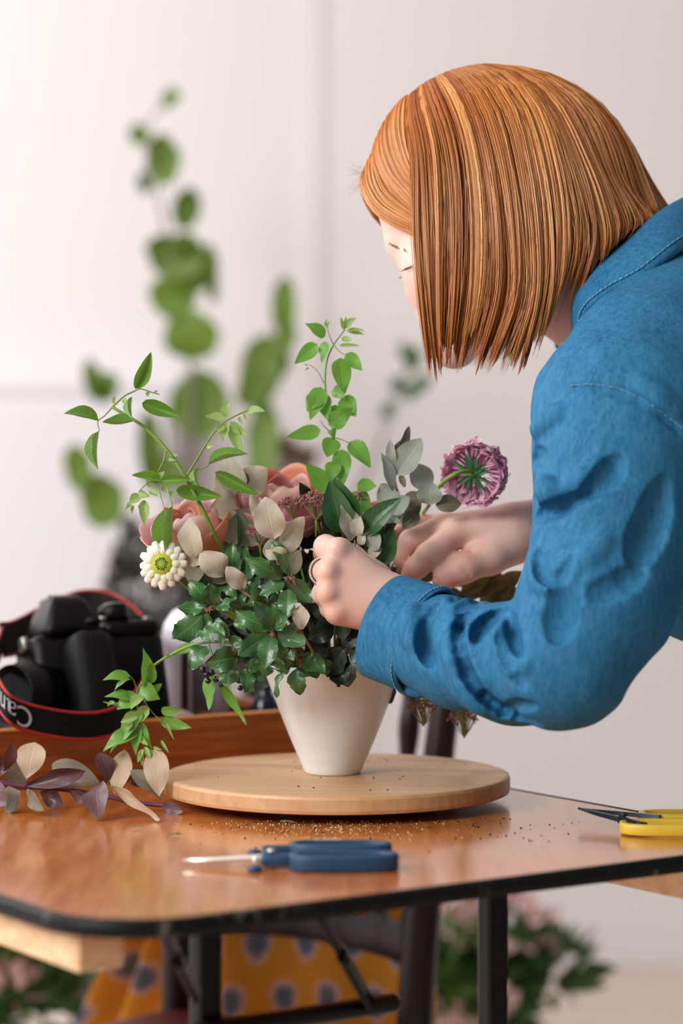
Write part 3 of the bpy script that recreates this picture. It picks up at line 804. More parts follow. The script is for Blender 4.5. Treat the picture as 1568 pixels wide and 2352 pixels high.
def strand(pts, r, tone, n=3):
    o = len(hv); m = len(pts)
    for i, p in enumerate(pts):
        tg = pts[min(i+1, m-1)]-pts[max(i-1, 0)]; tg = tg/(np.linalg.norm(tg)+1e-9)
        x = np.cross(tg, (0.3, 1, 0.1)); x /= np.linalg.norm(x)+1e-9; y = np.cross(tg, x)
        k_ = i/(m-1); rr = r*(0.7+0.3*min(1, k_*6))*(1-0.75*max(0, (k_-0.75)/0.25)**1.5)
        for k in range(n):
            a_ = 2*PI*k/n; hv.append(p+x*math.cos(a_)*rr+y*math.sin(a_)*rr); ht.append(tone); hl.append(k_)
    for i in range(m-1):
        for k in range(n):
            a_, b_ = o+i*n+k, o+i*n+(k+1) % n; hf_.append((a_, b_, b_+n, a_+n))
HC = np.array(W(1120, 420, HD))
NSEG = 16
def lock(u0, width, count, depth, tone, length, mirror=False, conv=0.6, drift=0.0, bow=0.004):
    ph = rnd(0, 6.3); fl = rnd(-.004, .004); tipu = rnd(-.3, .3)
    for s_ in range(count):
        uo = rnd(-1, 1); dj = depth+rnd(0, 0.005); ln = length*(1-0.09*abs(uo-tipu)*rnd(.5, 1.2)); pts = []
        w1 = rnd(-.0009, .0009)
        for k in range(NSEG):
            v = k/(NSEG-1)*ln
            uu = u0+uo*width*(1-conv*v**2.2)+drift*(v**1.5)+0.004*math.sin(2.6*v+ph)
            p = bil(HG, uu, v); n_ = bil(hn_, uu, v)
            off = bow*math.sin(PI*min(v*1.05, 1))*(1-uo*uo)-dj*min(1, 0.15+v*2.5)+fl*v*v
            p = p+n_*off; p[0] += w1*math.sin(4*v+ph)
            if mirror: p[1] = 2*HD-p[1]
            pts.append(p)
        edge = -.16*abs(uo)**2
        strand(pts, rnd(0.00024, 0.00048), min(1, max(0, tone+edge+rnd(-.16, .16))))
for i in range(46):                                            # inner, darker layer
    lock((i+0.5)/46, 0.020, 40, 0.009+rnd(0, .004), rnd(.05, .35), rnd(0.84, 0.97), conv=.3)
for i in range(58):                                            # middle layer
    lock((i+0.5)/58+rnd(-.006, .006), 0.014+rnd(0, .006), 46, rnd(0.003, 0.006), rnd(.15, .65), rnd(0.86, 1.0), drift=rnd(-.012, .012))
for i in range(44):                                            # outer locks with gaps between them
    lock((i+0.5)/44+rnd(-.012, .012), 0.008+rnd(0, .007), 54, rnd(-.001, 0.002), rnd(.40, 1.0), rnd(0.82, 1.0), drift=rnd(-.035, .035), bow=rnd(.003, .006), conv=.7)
for i in range(420):                                          # single hairs lying across the locks
    lock(rnd(0.0, 1), 0.004, 1, rnd(-.0016, .001), rnd(.45, .95), rnd(0.80, 1.0), drift=rnd(-.05, .05), bow=.004)
for i in range(26):
    lock(0.07+0.93*(i+0.5)/26, 0.03, 24, rnd(0, .006), rnd(.4, .8), rnd(.90, .97), mirror=True)
# the front: hair combed from the forehead back under the side curtain
FR = [
 [(948, 232, 2.112), (946, 262, 2.095), (948, 320, 2.080), (956, 400, 2.066)],
 [(930, 240, 2.116), (920, 290, 2.095), (930, 360, 2.078), (962, 440, 2.062)],
 [(905, 268, 2.118), (898, 330, 2.096), (915, 400, 2.078), (964, 472, 2.060)],
 [(880, 300, 2.120), (878, 366, 2.098), (900, 430, 2.080), (966, 496, 2.060)],
 [(858, 336, 2.121), (858, 400, 2.100), (886, 456, 2.082), (968, 512, 2.060)],
 [(840, 374, 2.122), (844, 424, 2.104), (878, 476, 2.086), (970, 526, 2.062)],
 [(828, 402, 2.123), (836, 440, 2.108), (874, 490, 2.090), (972, 538, 2.064)],
 [(824, 414, 2.124), (834, 452, 2.112), (876, 502, 2.094), (974, 550, 2.066)],
]
FW = np.array([[tuple(W(*p)) for p in g] for g in FR])
for s_ in range(2800):
    mir = s_ % 3 == 0
    u = rnd(0, 6.99); i = int(u); f_ = u-i; base = [FW[i][k]*(1-f_)+FW[i+1][k]*f_ for k in range(4)]
    pts = [np.array(p) for p in spline([Vector(p) for p in base], 10)]
    dj = rnd(0, .006); ws = rnd(-.0015, .0015); cl_ = math.sin(u*14)
    for k, p in enumerate(pts):
        p += np.array((0.4, 1, -0.1))*dj*0.8; p[2] += ws*k/9; p[1] -= 0.0015*cl_*math.sin(PI*k/9)
        pts[k] = p = lift(p, 0.001+0.003*(1-dj/0.006))
        if mir: p[1] = 2*HD-p[1]
    strand(pts, rnd(.00028, .0005), min(1, max(0, 0.62+0.16*cl_+rnd(-.2, .2))))
for s_ in range(30):                                           # stray hairs
    p0 = np.array(W(rnd(828, 850), rnd(380, 430), HD+rnd(-.02, .01))); q = np.array((-rnd(.004, .016), rnd(-.004, .004), rnd(-.012, .010)))
    strand([p0+q*k+np.array((0, 0, -.004*k*k*rnd(-.6, 1))) for k in np.linspace(0, 1, 7)], 0.00011, rnd(.5, .9))
for s_ in range(60):
    u = rnd(0.0, 1); p = hairS(u, rnd(0.05, 0.5)); o_ = (p-HC)/np.linalg.norm(p-HC); dr = hairS(u, .6)-p; dr /= np.linalg.norm(dr)
    strand([p+o_*(.004*math.sin(PI*k)+.004*k)+dr*k*.03 for k in np.linspace(0, 1, 7)], 0.00014, rnd(.4, .8))
hm = mesh_of('hair', [tuple(p) for p in hv], hf_, True, (M_hair,))
ta = hm.attributes.new('tone', 'FLOAT', 'POINT'); ta.data.foreach_set('value', np.array(ht, np.float32))
la_ = hm.attributes.new('along', 'FLOAT', 'POINT'); la_.data.foreach_set('value', np.array(hl, np.float32))
hair = link_obj('hair', hm, person); hair['label'] = 'straight copper-red bob falling over the face'
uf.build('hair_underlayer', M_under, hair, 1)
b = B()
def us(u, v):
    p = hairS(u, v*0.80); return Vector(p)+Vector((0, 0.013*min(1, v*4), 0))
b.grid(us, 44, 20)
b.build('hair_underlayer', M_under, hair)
# ------------------------------------------------------------ things on the table
def TD(py): return (CZ-TZ)*F/(py-HY)          # distance of a table-top point seen in row py
def on_table(px, py, up=0.0):
    p = W(px, py, TD(py)); return Vector((p.x, p.y, TZ+up))

t = NT('orange_stained_wood'); v = t.coords('Object', (2.5, 2.5, 30), (0, 0, -0.60)); n1 = t.noise(v, 5, 4, 0.6)
kn = t.ramp(t.noise(t.coords('Object', (1, 1, 2.2)), 16, 2), [(0.70, (0, 0, 0, 1)), (0.78, (1, 1, 1, 1))])
c = t.ramp(n1, [(0.3, lin('#7a3c10')), (0.55, lin('#9c531b')), (0.8, lin('#b86d2b'))]); c = t.mix(t.math('MULTIPLY', kn, .8), c, lin('#3c1c0a'))
t.base(c); t.set(Roughness=0.5); t.bump(n1, .1, .001); M_crate = t.m
t = NT('orange_wood_edge'); v = t.coords('Object', (2.5, 2.5, 30), (0, 0, -0.60)); n1 = t.noise(v, 5, 4, 0.6)
t.base(t.ramp(n1, [(0.3, lin('#b4702f')), (0.8, lin('#d0904c'))])); t.set(Roughness=0.5); M_crate2 = t.m
Q0 = Vector((-0.175, 2.245, TZ))
def CP(u, w, z): return Q0+Bd*u+A*w+Vector((0, 0, z))
tray = thing('wooden_tray', 'low orange-stained wooden tray with compartments standing behind the board', 'tray', CP(0.0, 0.10, 0))
U0, U1, DEP, HT = -0.30, 0.20, 0.215, 0.052
def plank(name, u0, u1, w0, w1, z0, z1, m=M_crate):
    b = B(); b.box(CP((u0+u1)/2, (w0+w1)/2, (z0+z1)/2), (u1-u0, w1-w0, z1-z0), TROT, 0.0012); return b.build(name, m, tray, False)
plank('bottom', U0, U1, 0, DEP, 0.001, 0.008)
plank('front_board', U0, U1, 0, 0.010, 0.0, HT); plank('back_board', U0, U1, DEP-0.010, DEP, 0.0, HT+0.006)
plank('end_board', U0, U0+0.010, 0.010, DEP-0.010, 0.0, HT); plank('end_board', U1-0.010, U1, 0.010, DEP-0.010, 0.0, HT)
for u_d in (0.015, 0.105): plank('divider', u_d, u_d+0.008, 0.010, DEP-0.010, 0.006, HT-0.004)
plank('divider', U0+0.012, U1-0.012, 0.105, 0.113, 0.006, HT-0.002)
plank('rim_strip', U0, U1, -0.001, 0.011, HT, HT+0.003, M_crate2); plank('rim_strip', U0, U1, DEP-0.011, DEP+0.001, HT+0.006, HT+0.009, M_crate2)

# ---- camera with its strap, lying on the tray
M_black = plain('black_camera_plastic', '#08080a', '#050506', 0.35, 400, 0.2, Specular_IOR_Level=0.2)
M_rub = plain('black_grip_rubber', '#0a0a0c', '#060607', 0.5, 500, 0.4, Specular_IOR_Level=0.2)
M_glass = plain('dark_lens_glass', '#05060a', '#030306', 0.25, Specular_IOR_Level=0.15)
M_web = plain('black_woven_strap', '#08090c', '#050608', 0.75, 600, 0.3, Specular_IOR_Level=0.2)
M_webin = plain('brown_strap_lining', '#1c1511', '#14100d', 0.8, 300, 0.2, Specular_IOR_Level=0.2)
M_red = plain('red_strap_piping', '#b3211c', '#9a1a18', 0.6)
M_wht = plain('white_strap_print', '#e6e6e8', '#dcdce0', 0.7)
M_chr = plain('silver_metal_dial', '#a9a6a0', '#8d8a85', 0.35, 100, 0, 0.8)
KC = W(215, 1545, 2.30)
kam = thing('camera', 'black digital camera resting on the wooden tray with its strap looped round it', 'camera', KC)
KR = Matrix.Rotation(0.50, 3, 'Z') @ Matrix.Rotation(-0.30, 3, 'X')
KS = 1.17
def K(x, y, z): return KC+KR @ (Vector((x, y, z))*KS)
def kbox(name, c, s, bev, m, parent=kam, tx=1.0, ty=1.0):
    b = B(); b.box((0, 0, 0), tuple(q*KS for q in s), None, bev*KS)
    hz = s[2]*KS/2; b.v = [K(*c)+KR @ Vector((p.x*(1+(tx-1)*(p.z/hz*.5+.5)), p.y*(1+(ty-1)*(p.z/hz*.5+.5)), p.z)) for p in b.v]
    return b.build(name, m, parent, True)
kbox('body', (0.004, 0.012, -0.008), (0.116, 0.050, 0.080), 0.009, M_black)
kbox('grip', (-0.014, -0.026, -0.012), (0.040, 0.046, 0.078), 0.010, M_rub, kam, .86, .8)
kbox('prism_hump', (-0.018, 0.012, 0.046), (0.056, 0.060, 0.036), 0.008, M_black, kam, .5, .72)
kbox('eyepiece', (-0.018, 0.046, 0.040), (0.030, 0.014, 0.020), 0.004, M_rub)
kbox('strap_lug', (0.060, 0.004, 0.026), (0.006, 0.012, 0.012), 0.002, M_chr)
kbox('strap_lug', (-0.056, 0.004, 0.026), (0.006, 0.012, 0.012), 0.002, M_chr)
kbox('hot_shoe', (-0.018, 0.020, 0.066), (0.022, 0.020, 0.005), 0.001, M_chr)
kbox('top_plate', (0.034, 0.006, 0.034), (0.050, 0.042, 0.014), 0.006, M_black)
def kdisc(name, c, r, h, m, ax=None):
    b = B(); q = KR.to_quaternion() if ax is None else ax
    r *= KS; h *= KS; b.lathe([(r*0.93, -h/2), (r, -h/2+0.001), (r, h/2-0.001), (r*0.90, h/2)], K(*c), 28, q); return b.build(name, m, kam, True)
kdisc('mode_dial', (0.022, -0.004, 0.048), 0.0125, 0.012, M_black); kdisc('dial_cap', (0.022, -0.004, 0.0545), 0.009, 0.002, M_chr)
kdisc('command_dial', (0.046, 0.010, 0.043), 0.009, 0.008, M_rub); kdisc('shutter_button', (-0.010, -0.034, 0.035), 0.0065, 0.004, M_rub)
for c in ((0.050, -0.006, 0.042), (0.008, -0.012, 0.042)):
    kdisc('button', c, 0.0035, 0.003, M_chr)
lq = (KR @ Matrix.Rotation(PI/2, 3, 'X') @ Matrix.Rotation(-1.15, 3, 'Y')).to_quaternion()
b = B(); b.lathe([(0.0, -0.004), (0.030, -0.004), (0.033, 0.0), (0.033, 0.020), (0.0345, 0.022), (0.0345, 0.036), (0.031, 0.040), (0.031, 0.050), (0.029, 0.052), (0.026, 0.046), (0.0, 0.046)], K(-0.040, 0.004, -0.020), 40, lq)
ln_ = b.build('lens', M_black, kam)
b = B(); b.lathe([(0.0, 0.0462), (0.012, 0.0475), (0.024, 0.0468)], K(-0.040, 0.004, -0.020), 32, lq, True); b.build('lens_glass', M_glass, ln_)
# strap: a band on edge running round the camera
def band(name, pts, width, m, m_in=None, lean=(0, 0, 0)):
    P_ = spline(pts, 70); b = B(); n = len(P_); red = B()
    rows = []
    for i, p in enumerate(P_):
        w_ = Vector((lean[0], lean[1], 1+lean[2])).normalized()*width/2
        tg = (P_[min(i+1, n-1)]-P_[max(i-1, 0)]).normalized(); nr = tg.cross(w_).normalized()*0.0009
        rows.append((p-w_-nr, p-w_+nr, p+w_+nr, p+w_-nr))
    vs = [q for r in rows for q in r]; fs = []
    for i in range(n-1):
        for k in range(4): fs.append((i*4+k, i*4+(k+1) % 4, (i+1)*4+(k+1) % 4, (i+1)*4+k))
    fs += [(0, 1, 2, 3), ((n-1)*4+3, (n-1)*4+2, (n-1)*4+1, (n-1)*4)]
    b.add(vs, fs); s_ = b.build(name, m, kam, False)
    for e in (0, 1):
        r_ = B(); r_.tube([(rw[0]+rw[1])/2 if e == 0 else (rw[2]+rw[3])/2 for rw in rows], 0.0016, 8); r_.build('piping', M_red, s_, label='red piping on the strap edge')
    return s_, rows
fs_, frow = band('strap', [W(4, 1470, 2.30), W(-16, 1545, 2.20), W(10, 1614, 2.130), W(60, 1647, 2.135), (W(180, 1668, 2.165)), W(262, 1655, 2.20), W(322, 1600, 2.28), W(350, 1520, 2.35)], 0.0235, M_web, lean=(0.0, 0.25, 0))
band('strap', [W(350, 1520, 2.35), W(335, 1455, 2.40), W(268, 1402, 2.44), W(195, 1392, 2.45), W(120, 1420, 2.42), W(40, 1462, 2.35), W(4, 1470, 2.30)], 0.034, M_webin, lean=(-0.2, 0.5, 0))
# print on the strap, upside down towards us
ft = bpy.data.curves.new('strap_print', 'FONT'); ft.body = 'Canon'; ft.size = 0.026; ft.extrude = 0.0002; ft.align_x = 'LEFT'; ft.align_y = 'CENTER'; ft.space_character = 0.95
fo = bpy.data.objects.new('strap_print', ft); COL.objects.link(fo)
dg = bpy.context.evaluated_depsgraph_get(); tm = bpy.data.meshes.new_from_object(fo.evaluated_get(dg)); bpy.data.objects.remove(fo)
cen = [(r[0]+r[1]+r[2]+r[3])/4 for r in frow]
seg = [0.0]
for i in range(1, len(cen)): seg.append(seg[-1]+(cen[i]-cen[i-1]).length)
i0 = min(range(len(cen)), key=lambda i: abs((cen[i].x/cen[i].y*F+784)-74) + (1000 if i < 18 else 0)); s0 = seg[i0]
for vtx in tm.vertices:
    s_ = s0-vtx.co.x*1.0; s_ = max(0.001, min(seg[-1]-0.001, s_)); i = max(k for k in range(len(seg)) if seg[k] <= s_); i = min(i, len(cen)-2); f_ = (s_-seg[i])/(seg[i+1]-seg[i])
    c_ = cen[i].lerp(cen[i+1], f_); up = (frow[i][3]-frow[i][0]).normalized(); tg = (cen[i+1]-cen[i]).normalized(); nr = tg.cross(up).normalized()
    if nr.y > 0: nr = -nr
    vtx.co = c_-up*vtx.co.y+nr*(0.0013+abs(vtx.co.z))
tm.materials.clear(); tm.materials.append(M_wht)
tm.transform(Matrix.Translation(-KC)); po = bpy.data.objects.new('strap_print', tm); COL.objects.link(po); po.parent = kam; po['label'] = 'white lettering on the strap, upside down'

# ---- white jar and dark bottle in the tray
M_enam = plain('white_enamel', '#e4e2ee', '#d9d7e6', 0.3)
M_cap = plain('dark_plum_band', '#2b1a22', '#20141a', 0.4)
jc = W(448, 1560, 2.42); jz = TZ+0.009
jar = thing('white_jar', 'white rounded enamel jar standing in the tray behind the leaves', 'jar', (jc.x, jc.y, jz))
zt = W(448, 1392, 2.42).z-jz
b = B(); b.lathe([(0.030, 0.0), (0.034, 0.003), (0.035, zt*0.55), (0.0345, zt*0.75), (0.031, zt*0.88), (0.022, zt*0.97), (0.010, zt)], (jc.x, jc.y, jz), 40); b.build('body', M_enam, jar)
b = B(); b.box((jc.x-0.008, jc.y-0.0362, jz+zt*0.45), (0.007, 0.004, zt*0.5), None, 0.001); b.build('stripe', M_cap, jar)
b = B(); b.box((jc.x+0.008, jc.y-0.0345, jz+zt*0.40), (0.018, 0.003, zt*0.42), None, 0.001); b.build('paper_label', plain('grey_label', '#5b5a5f', '#4a494f', 0.6), jar)
bc = W(608, 1600, 2.40); bt = thing('small_bottle', 'small dark blue bottle in the tray beside the vase', 'bottle', (bc.x, bc.y, jz))
b = B(); b.lathe([(0.012, 0), (0.0145, 0.002), (0.0145, 0.042), (0.010, 0.052), (0.007, 0.056), (0.007, 0.066)], (bc.x, bc.y, jz), 24); b.build('body', plain('dark_blue_glass', '#1b2038', '#12162a', 0.15), bt)
b = B(); b.lathe([(0.0085, 0.062), (0.0085, 0.076), (0.0075, 0.078)], (bc.x, bc.y, jz), 20); b.build('cap', M_cap, bt)
bc = W(395, 1600, 2.36); bl = thing('folded_cloth', 'small pale pink folded cloth lying in the tray', 'cloth', (bc.x, bc.y, jz))
b = B()
b.grid(lambda u, v: Vector((bc.x-0.028+0.062*u, bc.y-0.02+0.05*v, jz+0.030+0.010*math.sin(PI*u)*math.sin(PI*v)+0.003*math.sin(9*u+4*v))), 14, 10)
b.grid(lambda u, v: Vector((bc.x-0.028+0.062*u, bc.y-0.02, jz+0.002+(0.028+0.003*math.sin(9*u))*v)), 14, 3)
o_ = b.build('cloth_fold', plain('pale_pink_cloth', '#e6cfc4', '#dcc0b2', 0.9), bl)

# ---- blue garden snips in front
M_blue = plain('blue_handle_plastic', '#1f4c6e', '#183f5e', 0.42, 90, 0.05)
M_blade = plain('pale_steel_blade', '#e8e2da', '#dcd5cc', 0.25, 150, 0, 0.75)
sc0 = on_table(660, 1996)
sn = thing('garden_snips', 'blue-handled garden snips with a long pale blade near the table front edge', 'scissors', sc0)
def loop_handle(name, ctr, rx, ry, rot, thick, tube_, m, parent, z0, n=40, gap=0.0):
    """flat closed finger loop: rounded rectangular section swept round an ellipse"""
    b = B(); sec = [(-1, -1), (-0.8, -1.0), (0.8, -1.0), (1, -0.75), (1, 0.75), (0.8, 1.0), (-0.8, 1.0), (-1, 0.75), (-1, -0.75)]; sec = sec[1:]
    vs, fs = [], []; m_ = len(sec)
    for k in range(n):
        a = 2*PI*k/n; e = 0.72
        ca_, sa_ = math.cos(a), math.sin(a)
        ex = math.copysign(abs(ca_)**e, ca_); ey = math.copysign(abs(sa_)**e, sa_)
        nx, ny = ca_/rx, sa_/ry; l_ = math.hypot(nx, ny); nx, ny = nx/l_, ny/l_
        for s1, s2 in sec:
            x, y = rx*ex+nx*s1*tube_, ry*ey+ny*s1*tube_
            X = x*math.cos(rot)-y*math.sin(rot); Y = x*math.sin(rot)+y*math.cos(rot)
            vs.append(Vector((ctr.x+X, ctr.y+Y, z0+thick/2+s2*thick/2)))
    for k in range(n):
        for j in range(m_):
            a, b_ = k*m_+j, k*m_+(j+1) % m_; c_, d_ = ((k+1) % n)*m_+(j+1) % m_, ((k+1) % n)*m_+j; fs.append((a, b_, c_, d_))
    b.add(vs, fs); return b.build(name, m, parent, True, bevel=0.0008)
h1 = on_table(790, 2006); h2 = on_table(782, 1978)
loop_handle('handle', Vector((h1.x, h1.y+0.014, 0)), 0.0365, 0.0125, 0.02, 0.0118, 0.0032, M_blue, sn, TZ+0.0006)
loop_handle('handle', Vector((h2.x, h2.y+0.012, 0)), 0.0350, 0.0125, -0.03, 0.0110, 0.0032, M_blue, sn, TZ+0.0010)
b = B(); b.box(on_table(640, 2000, 0.0068)+Vector((0, 0.008, 0)), (0.026, 0.012, 0.0082), None, 0.0022); nk = b.build('neck', M_blue, sn)
b = B(); b.box(on_table(617, 1996, 0.0075)+Vector((0, 0.006, 0)), (0.011, 0.017, 0.0105), None, 0.002); b.build('neck_block', M_blue, sn)
b = B(); b.box(on_table(650, 1975, 0.0068)+Vector((0, 0.006, 0)), (0.032, 0.009, 0.0060), Matrix.Rotation(0.12, 3, 'Z'), 0.002); b.build('neck', M_blue, sn)
for px, py in ((585, 2003), (584, 1966)):
    p = on_table(px, py, 0.0); b = B(); b.lathe([(0.0045, 0.0004), (0.0052, 0.001), (0.0052, 0.0035), (0.0040, 0.0045)], (p.x, p.y, TZ), 20); b.build('stop_knob', M_blue, sn)
bp = on_table(597, 1996, 0.0080)+Vector((0, 0.006, 0))
def blade(name, base, tip, w, th, parent, m, sweep=0.0):
    b = B(); d_ = (tip-base); L_ = d_.length; x = d_.normalized(); up = Vector((0, 0, 1)); y = up.cross(x).normalized(); up = x.cross(y); vs = []
    N = 14
    for i in range(N+1):
        f_ = i/N; ww = w*(1-0.15*f_)*(1-max(0, (f_-0.55)/0.45)**2*0.96); tt = th*(1-0.6*f_)
        c_ = base+x*L_*f_+y*sweep*f_*f_
        vs += [c_-y*ww-up*tt, c_+y*ww-up*tt, c_+y*ww*0.6+up*tt, c_-y*ww*0.8+up*tt*0.5]
    fs = []
    for i in range(N):
        for k in range(4): fs.append((i*4+k, i*4+(k+1) % 4, (i+1)*4+(k+1) % 4, (i+1)*4+k))
    fs += [(3, 2, 1, 0), (N*4, N*4+1, N*4+2, N*4+3)]
    b.add(vs, fs); return b.build(name, m, parent, False)
blade('blade', bp+Vector((0.010, 0, 0.0012)), W(417, 1976, bp.y+0.006), 0.0035, 0.0016, sn, M_blade)
blade('blade', bp+Vector((0.010, 0.001, -0.0012)), W(424, 1979, bp.y+0.0075), 0.0030, 0.0012, sn, M_blade)
b = B(); b.box(bp+Vector((-0.001, -0.0045, -0.0025)), (0.009, 0.005, 0.006), Matrix.Rotation(0.3, 3, 'Y'), 0.0015); b.build('blade_heel', M_blade, sn)
b = B(); b.sphere(bp+Vector((0.008, -0.003, 0.0046)), 0.0032, 12, 8, (1, 1, .6)); b.build('pivot_screw', M_blade, sn)
for i in range(9):                                                # raised lettering on the far handle
    b = B(); p = on_table(716+i*7, 1984, 0.0); b.box(Vector((p.x+0.002, h2.y+0.012+0.0128, TZ+0.0122)), (0.0014, 0.0022 if i % 3 else 0.003, 0.0004)); b.build('embossed_mark', M_white, sn, False)

# ---- yellow scissors at the right edge
M_yel = plain('yellow_handle_plastic', '#eccb4a', '#e2bf3c', 0.35, 60)
M_dark = plain('dark_steel_blade', '#3a3f47', '#2c3037', 0.3, 120, 0, 0.6)
y1 = on_table(1522, 1925)
ys = thing('yellow_scissors', 'yellow-handled scissors with dark blades at the right end of the table', 'scissors', y1)
loop_handle('handle', Vector((y1.x+0.006, y1.y+0.0200, 0)), 0.0345, 0.0175, -0.05, 0.0088, 0.0030, M_yel, ys, TZ+0.001)
loop_handle('handle', Vector((y1.x+0.022, y1.y+0.0580, 0)), 0.0310, 0.0150, -0.05, 0.0080, 0.0030, M_yel, ys, TZ+0.004)
pv = W(1432, 1876, 1.925)
blade('blade', pv+Vector((0.014, -0.014, -0.004)), W(1327, 1856, 1.965), 0.0052, 0.0022, ys, M_dark)
blade('blade', pv+Vector((0.030, 0.006, -0.001)), W(1330, 1857, 1.970), 0.0048, 0.0020, ys, M_dark)
b = B(); b.tube([pv+Vector((-0.004, -0.001, -0.001)), pv+Vector((0.006, -0.012, -0.006)), Vector((y1.x-0.026, y1.y+0.013, TZ+0.006))], [0.004, 0.0045, 0.0035], 8, flat=0.4); b.build('tang', M_dark, ys)
b = B(); b.sphere(pv+Vector((0, -0.002, 0.0022)), 0.0032, 12, 8, (1, 1, 0.6)); b.build('pivot_screw', M_dark, ys)

# ---- crumbs of soil, pollen and clippings
def debris(name, label, cat, m, n, fn, r0, r1):
    b = B()
    for _ in range(n):
        px, py = fn(); p = on_table(px, py)
        if ((p.x-BC.x)**2+(p.y-BC.y)**2) < 0.0235**2 or (p-CORN).dot(A) < 0.005: continue
        r = rnd(r0, r1); rt = Matrix.Rotation(rnd(0, 6.3), 3, 'Z')
        b.sphere(p+Vector((0, 0, r*0.35)), r, 5, 3, (1, rnd(.4, .9), .5), rt)
    o = b.build(name, m, None, True); return meta(o, label, cat, None, 'stuff')
M_soil = plain('dark_soil', '#3c2414', '#1d120b', 0.9); M_pol = plain('pale_sawdust', '#eed9b8', '#e0c49b', 0.9)
debris('pale_crumbs', 'scatter of pale crumbs on the table in front of the board', 'crumbs', M_pol, 420, lambda: (random.gauss(740, 130), 1885+abs(random.gauss(0, 26))), 0.0003, 0.0009)
debris('soil_crumbs', 'dark soil specks on the table round the board', 'crumbs', M_soil, 120, lambda: (rnd(430, 1330), 1880+abs(random.gauss(0, 40))), 0.0004, 0.0013)
b = B()
for _ in range(34):
    a = rnd(0, 6.3); r = rnd(.03, .14); p = BC+Vector((r*math.cos(a), r*math.sin(a), 0.0003)); q = rnd(.0004, .0011); b.sphere(p, q, 5, 3, (1, .7, .5))
meta(b.build('board_crumbs', M_soil, None), 'dark soil specks on the round board', 'crumbs', None, 'stuff')
# ------------------------------------------------------------ chair behind the table, with a printed cloth hung on it
t = NT('dark_mahogany'); v = t.coords('Object', (20, 20, 2)); n1 = t.noise(v, 4, 3)
t.base(t.mix(n1, lin('#1a0d0f'), lin('#2a1617'))); t.set(Roughness=0.3, Specular_IOR_Level=0.35); M_mah = t.m
M_seat = plain('dark_red_leather', '#7a1f24', '#651a1f', 0.45, 120, 0.1)
pr = W(952, 2300, 2.52); pl = W(410, 2300, 2.72); pr.z = pl.z = 0
chair = thing('dining_chair', 'dark mahogany chair with carved slat and red seat behind the table', 'chair', ((pr.x+pl.x)/2, (pr.y+pl.y)/2, 0))
cd = (pl-pr).normalized(); cn = Vector((-cd.y, cd.x, 0)); cn = cn if cn.y < 0 else -cn         # cn: towards the seat front
cw = (pl-pr).length
def CH(u, f, z): return pr+cd*(u*cw)+cn*f+Vector((0, 0, z))
for u in (0, 1):
    b = B(); s_ = 0.012 if u == 0 else -0.012
    pts = [CH(u, 0.0, 0.005), CH(u, 0.004, 0.25), CH(u, 0.0, 0.46), CH(u-s_*1.5, -0.02, 0.66), CH(u-s_*3.6, -0.050, 0.862)]
    b.tube(spline(pts, 24), [0.014, 0.017, 0.0195, 0.018, 0.0145], 12, flat=0.8); b.build('back_post', M_mah, chair)
for u in (0.04, 0.96):
    b = B(); b.tube([CH(u, 0.36, 0.005), CH(u, 0.36, 0.2), CH(u, 0.36, 0.42)], [0.011, 0.015, 0.018], 12); b.build('front_leg', M_mah, chair)
def slat(name, z0, z1, fy, scal):
    b = B(); N = 60; vs = []
    for i in range(N+1):
        u = i/N; sag = -0.022*math.sin(PI*u)
        top = z1+sag*0.2-(scal*abs(math.sin(PI*u*5))**0.6*(1 if 0.06 < u < 0.94 else 0)); bot = z0-sag*0.2
        for f_, z_ in ((fy+0.007, bot), (fy-0.007, bot), (fy-0.007, top), (fy+0.007, top)): vs.append(CH(0.02+0.96*u, f_-0.03*math.sin(PI*u), z_))
    fs = []
    for i in range(N):
        for k in range(4): fs.append((i*4+k, i*4+(k+1) % 4, (i+1)*4+(k+1) % 4, (i+1)*4+k))
    fs += [(3, 2, 1, 0), (N*4, N*4+1, N*4+2, N*4+3)]
    b.add(vs, fs); return b.build(name, M_mah, chair, True, bevel=0.002)
slat('carved_slat', 0.515, 0.580, -0.012, 0.022); slat('top_rail', 0.80, 0.842, -0.045, 0.0); slat('carved_slat', 0.625, 0.66, -0.018, 0.0)
for u in (0.16, 0.5, 0.84):
    b = B(); b.tube(spline([CH(u, -0.045, 0.655), CH(u, -0.058, 0.72), CH(u, -0.066, 0.79), CH(u, -0.072, 0.81)], 20), [0.008, 0.0135, 0.008, 0.0125, 0.009, 0.013, 0.008], 12); b.build('spindle', M_mah, chair)
b = B()
def seat(u, v):
    q = abs(2*u-1)**6; w_ = abs(2*v-1)**6; return CH(-0.03+1.06*u, 0.39*v-0.005, 0.425+0.022*(1-q)*(1-w_))
b.grid(seat, 24, 24); b.grid(lambda u, v: CH(-0.03+1.06*u, -0.005, 0.385+0.04*v), 8, 2); b.grid(lambda u, v: CH(-0.03+1.06*u, 0.385, 0.385+0.04*v), 8, 2)
b.grid(lambda u, v: CH(-0.03, 0.39*u-.005, 0.385+0.04*v), 8, 2); b.grid(lambda u, v: CH(1.03, 0.39*u-.005, 0.385+0.04*v), 8, 2); b.grid(lambda u, v: CH(-0.03+1.06*u, 0.39*v-.005, 0.385), 4, 4)
b.build('seat', M_seat, chair)
for f_ in (0.012, 0.365):
    b = B(); b.box(CH(0.5, f_, 0.365), (cw*0.96, 0.02, 0.045), Matrix((cd, cn, Vector((0, 0, 1)))).transposed(), 0.002); b.build('seat_rail', M_mah, chair, False)
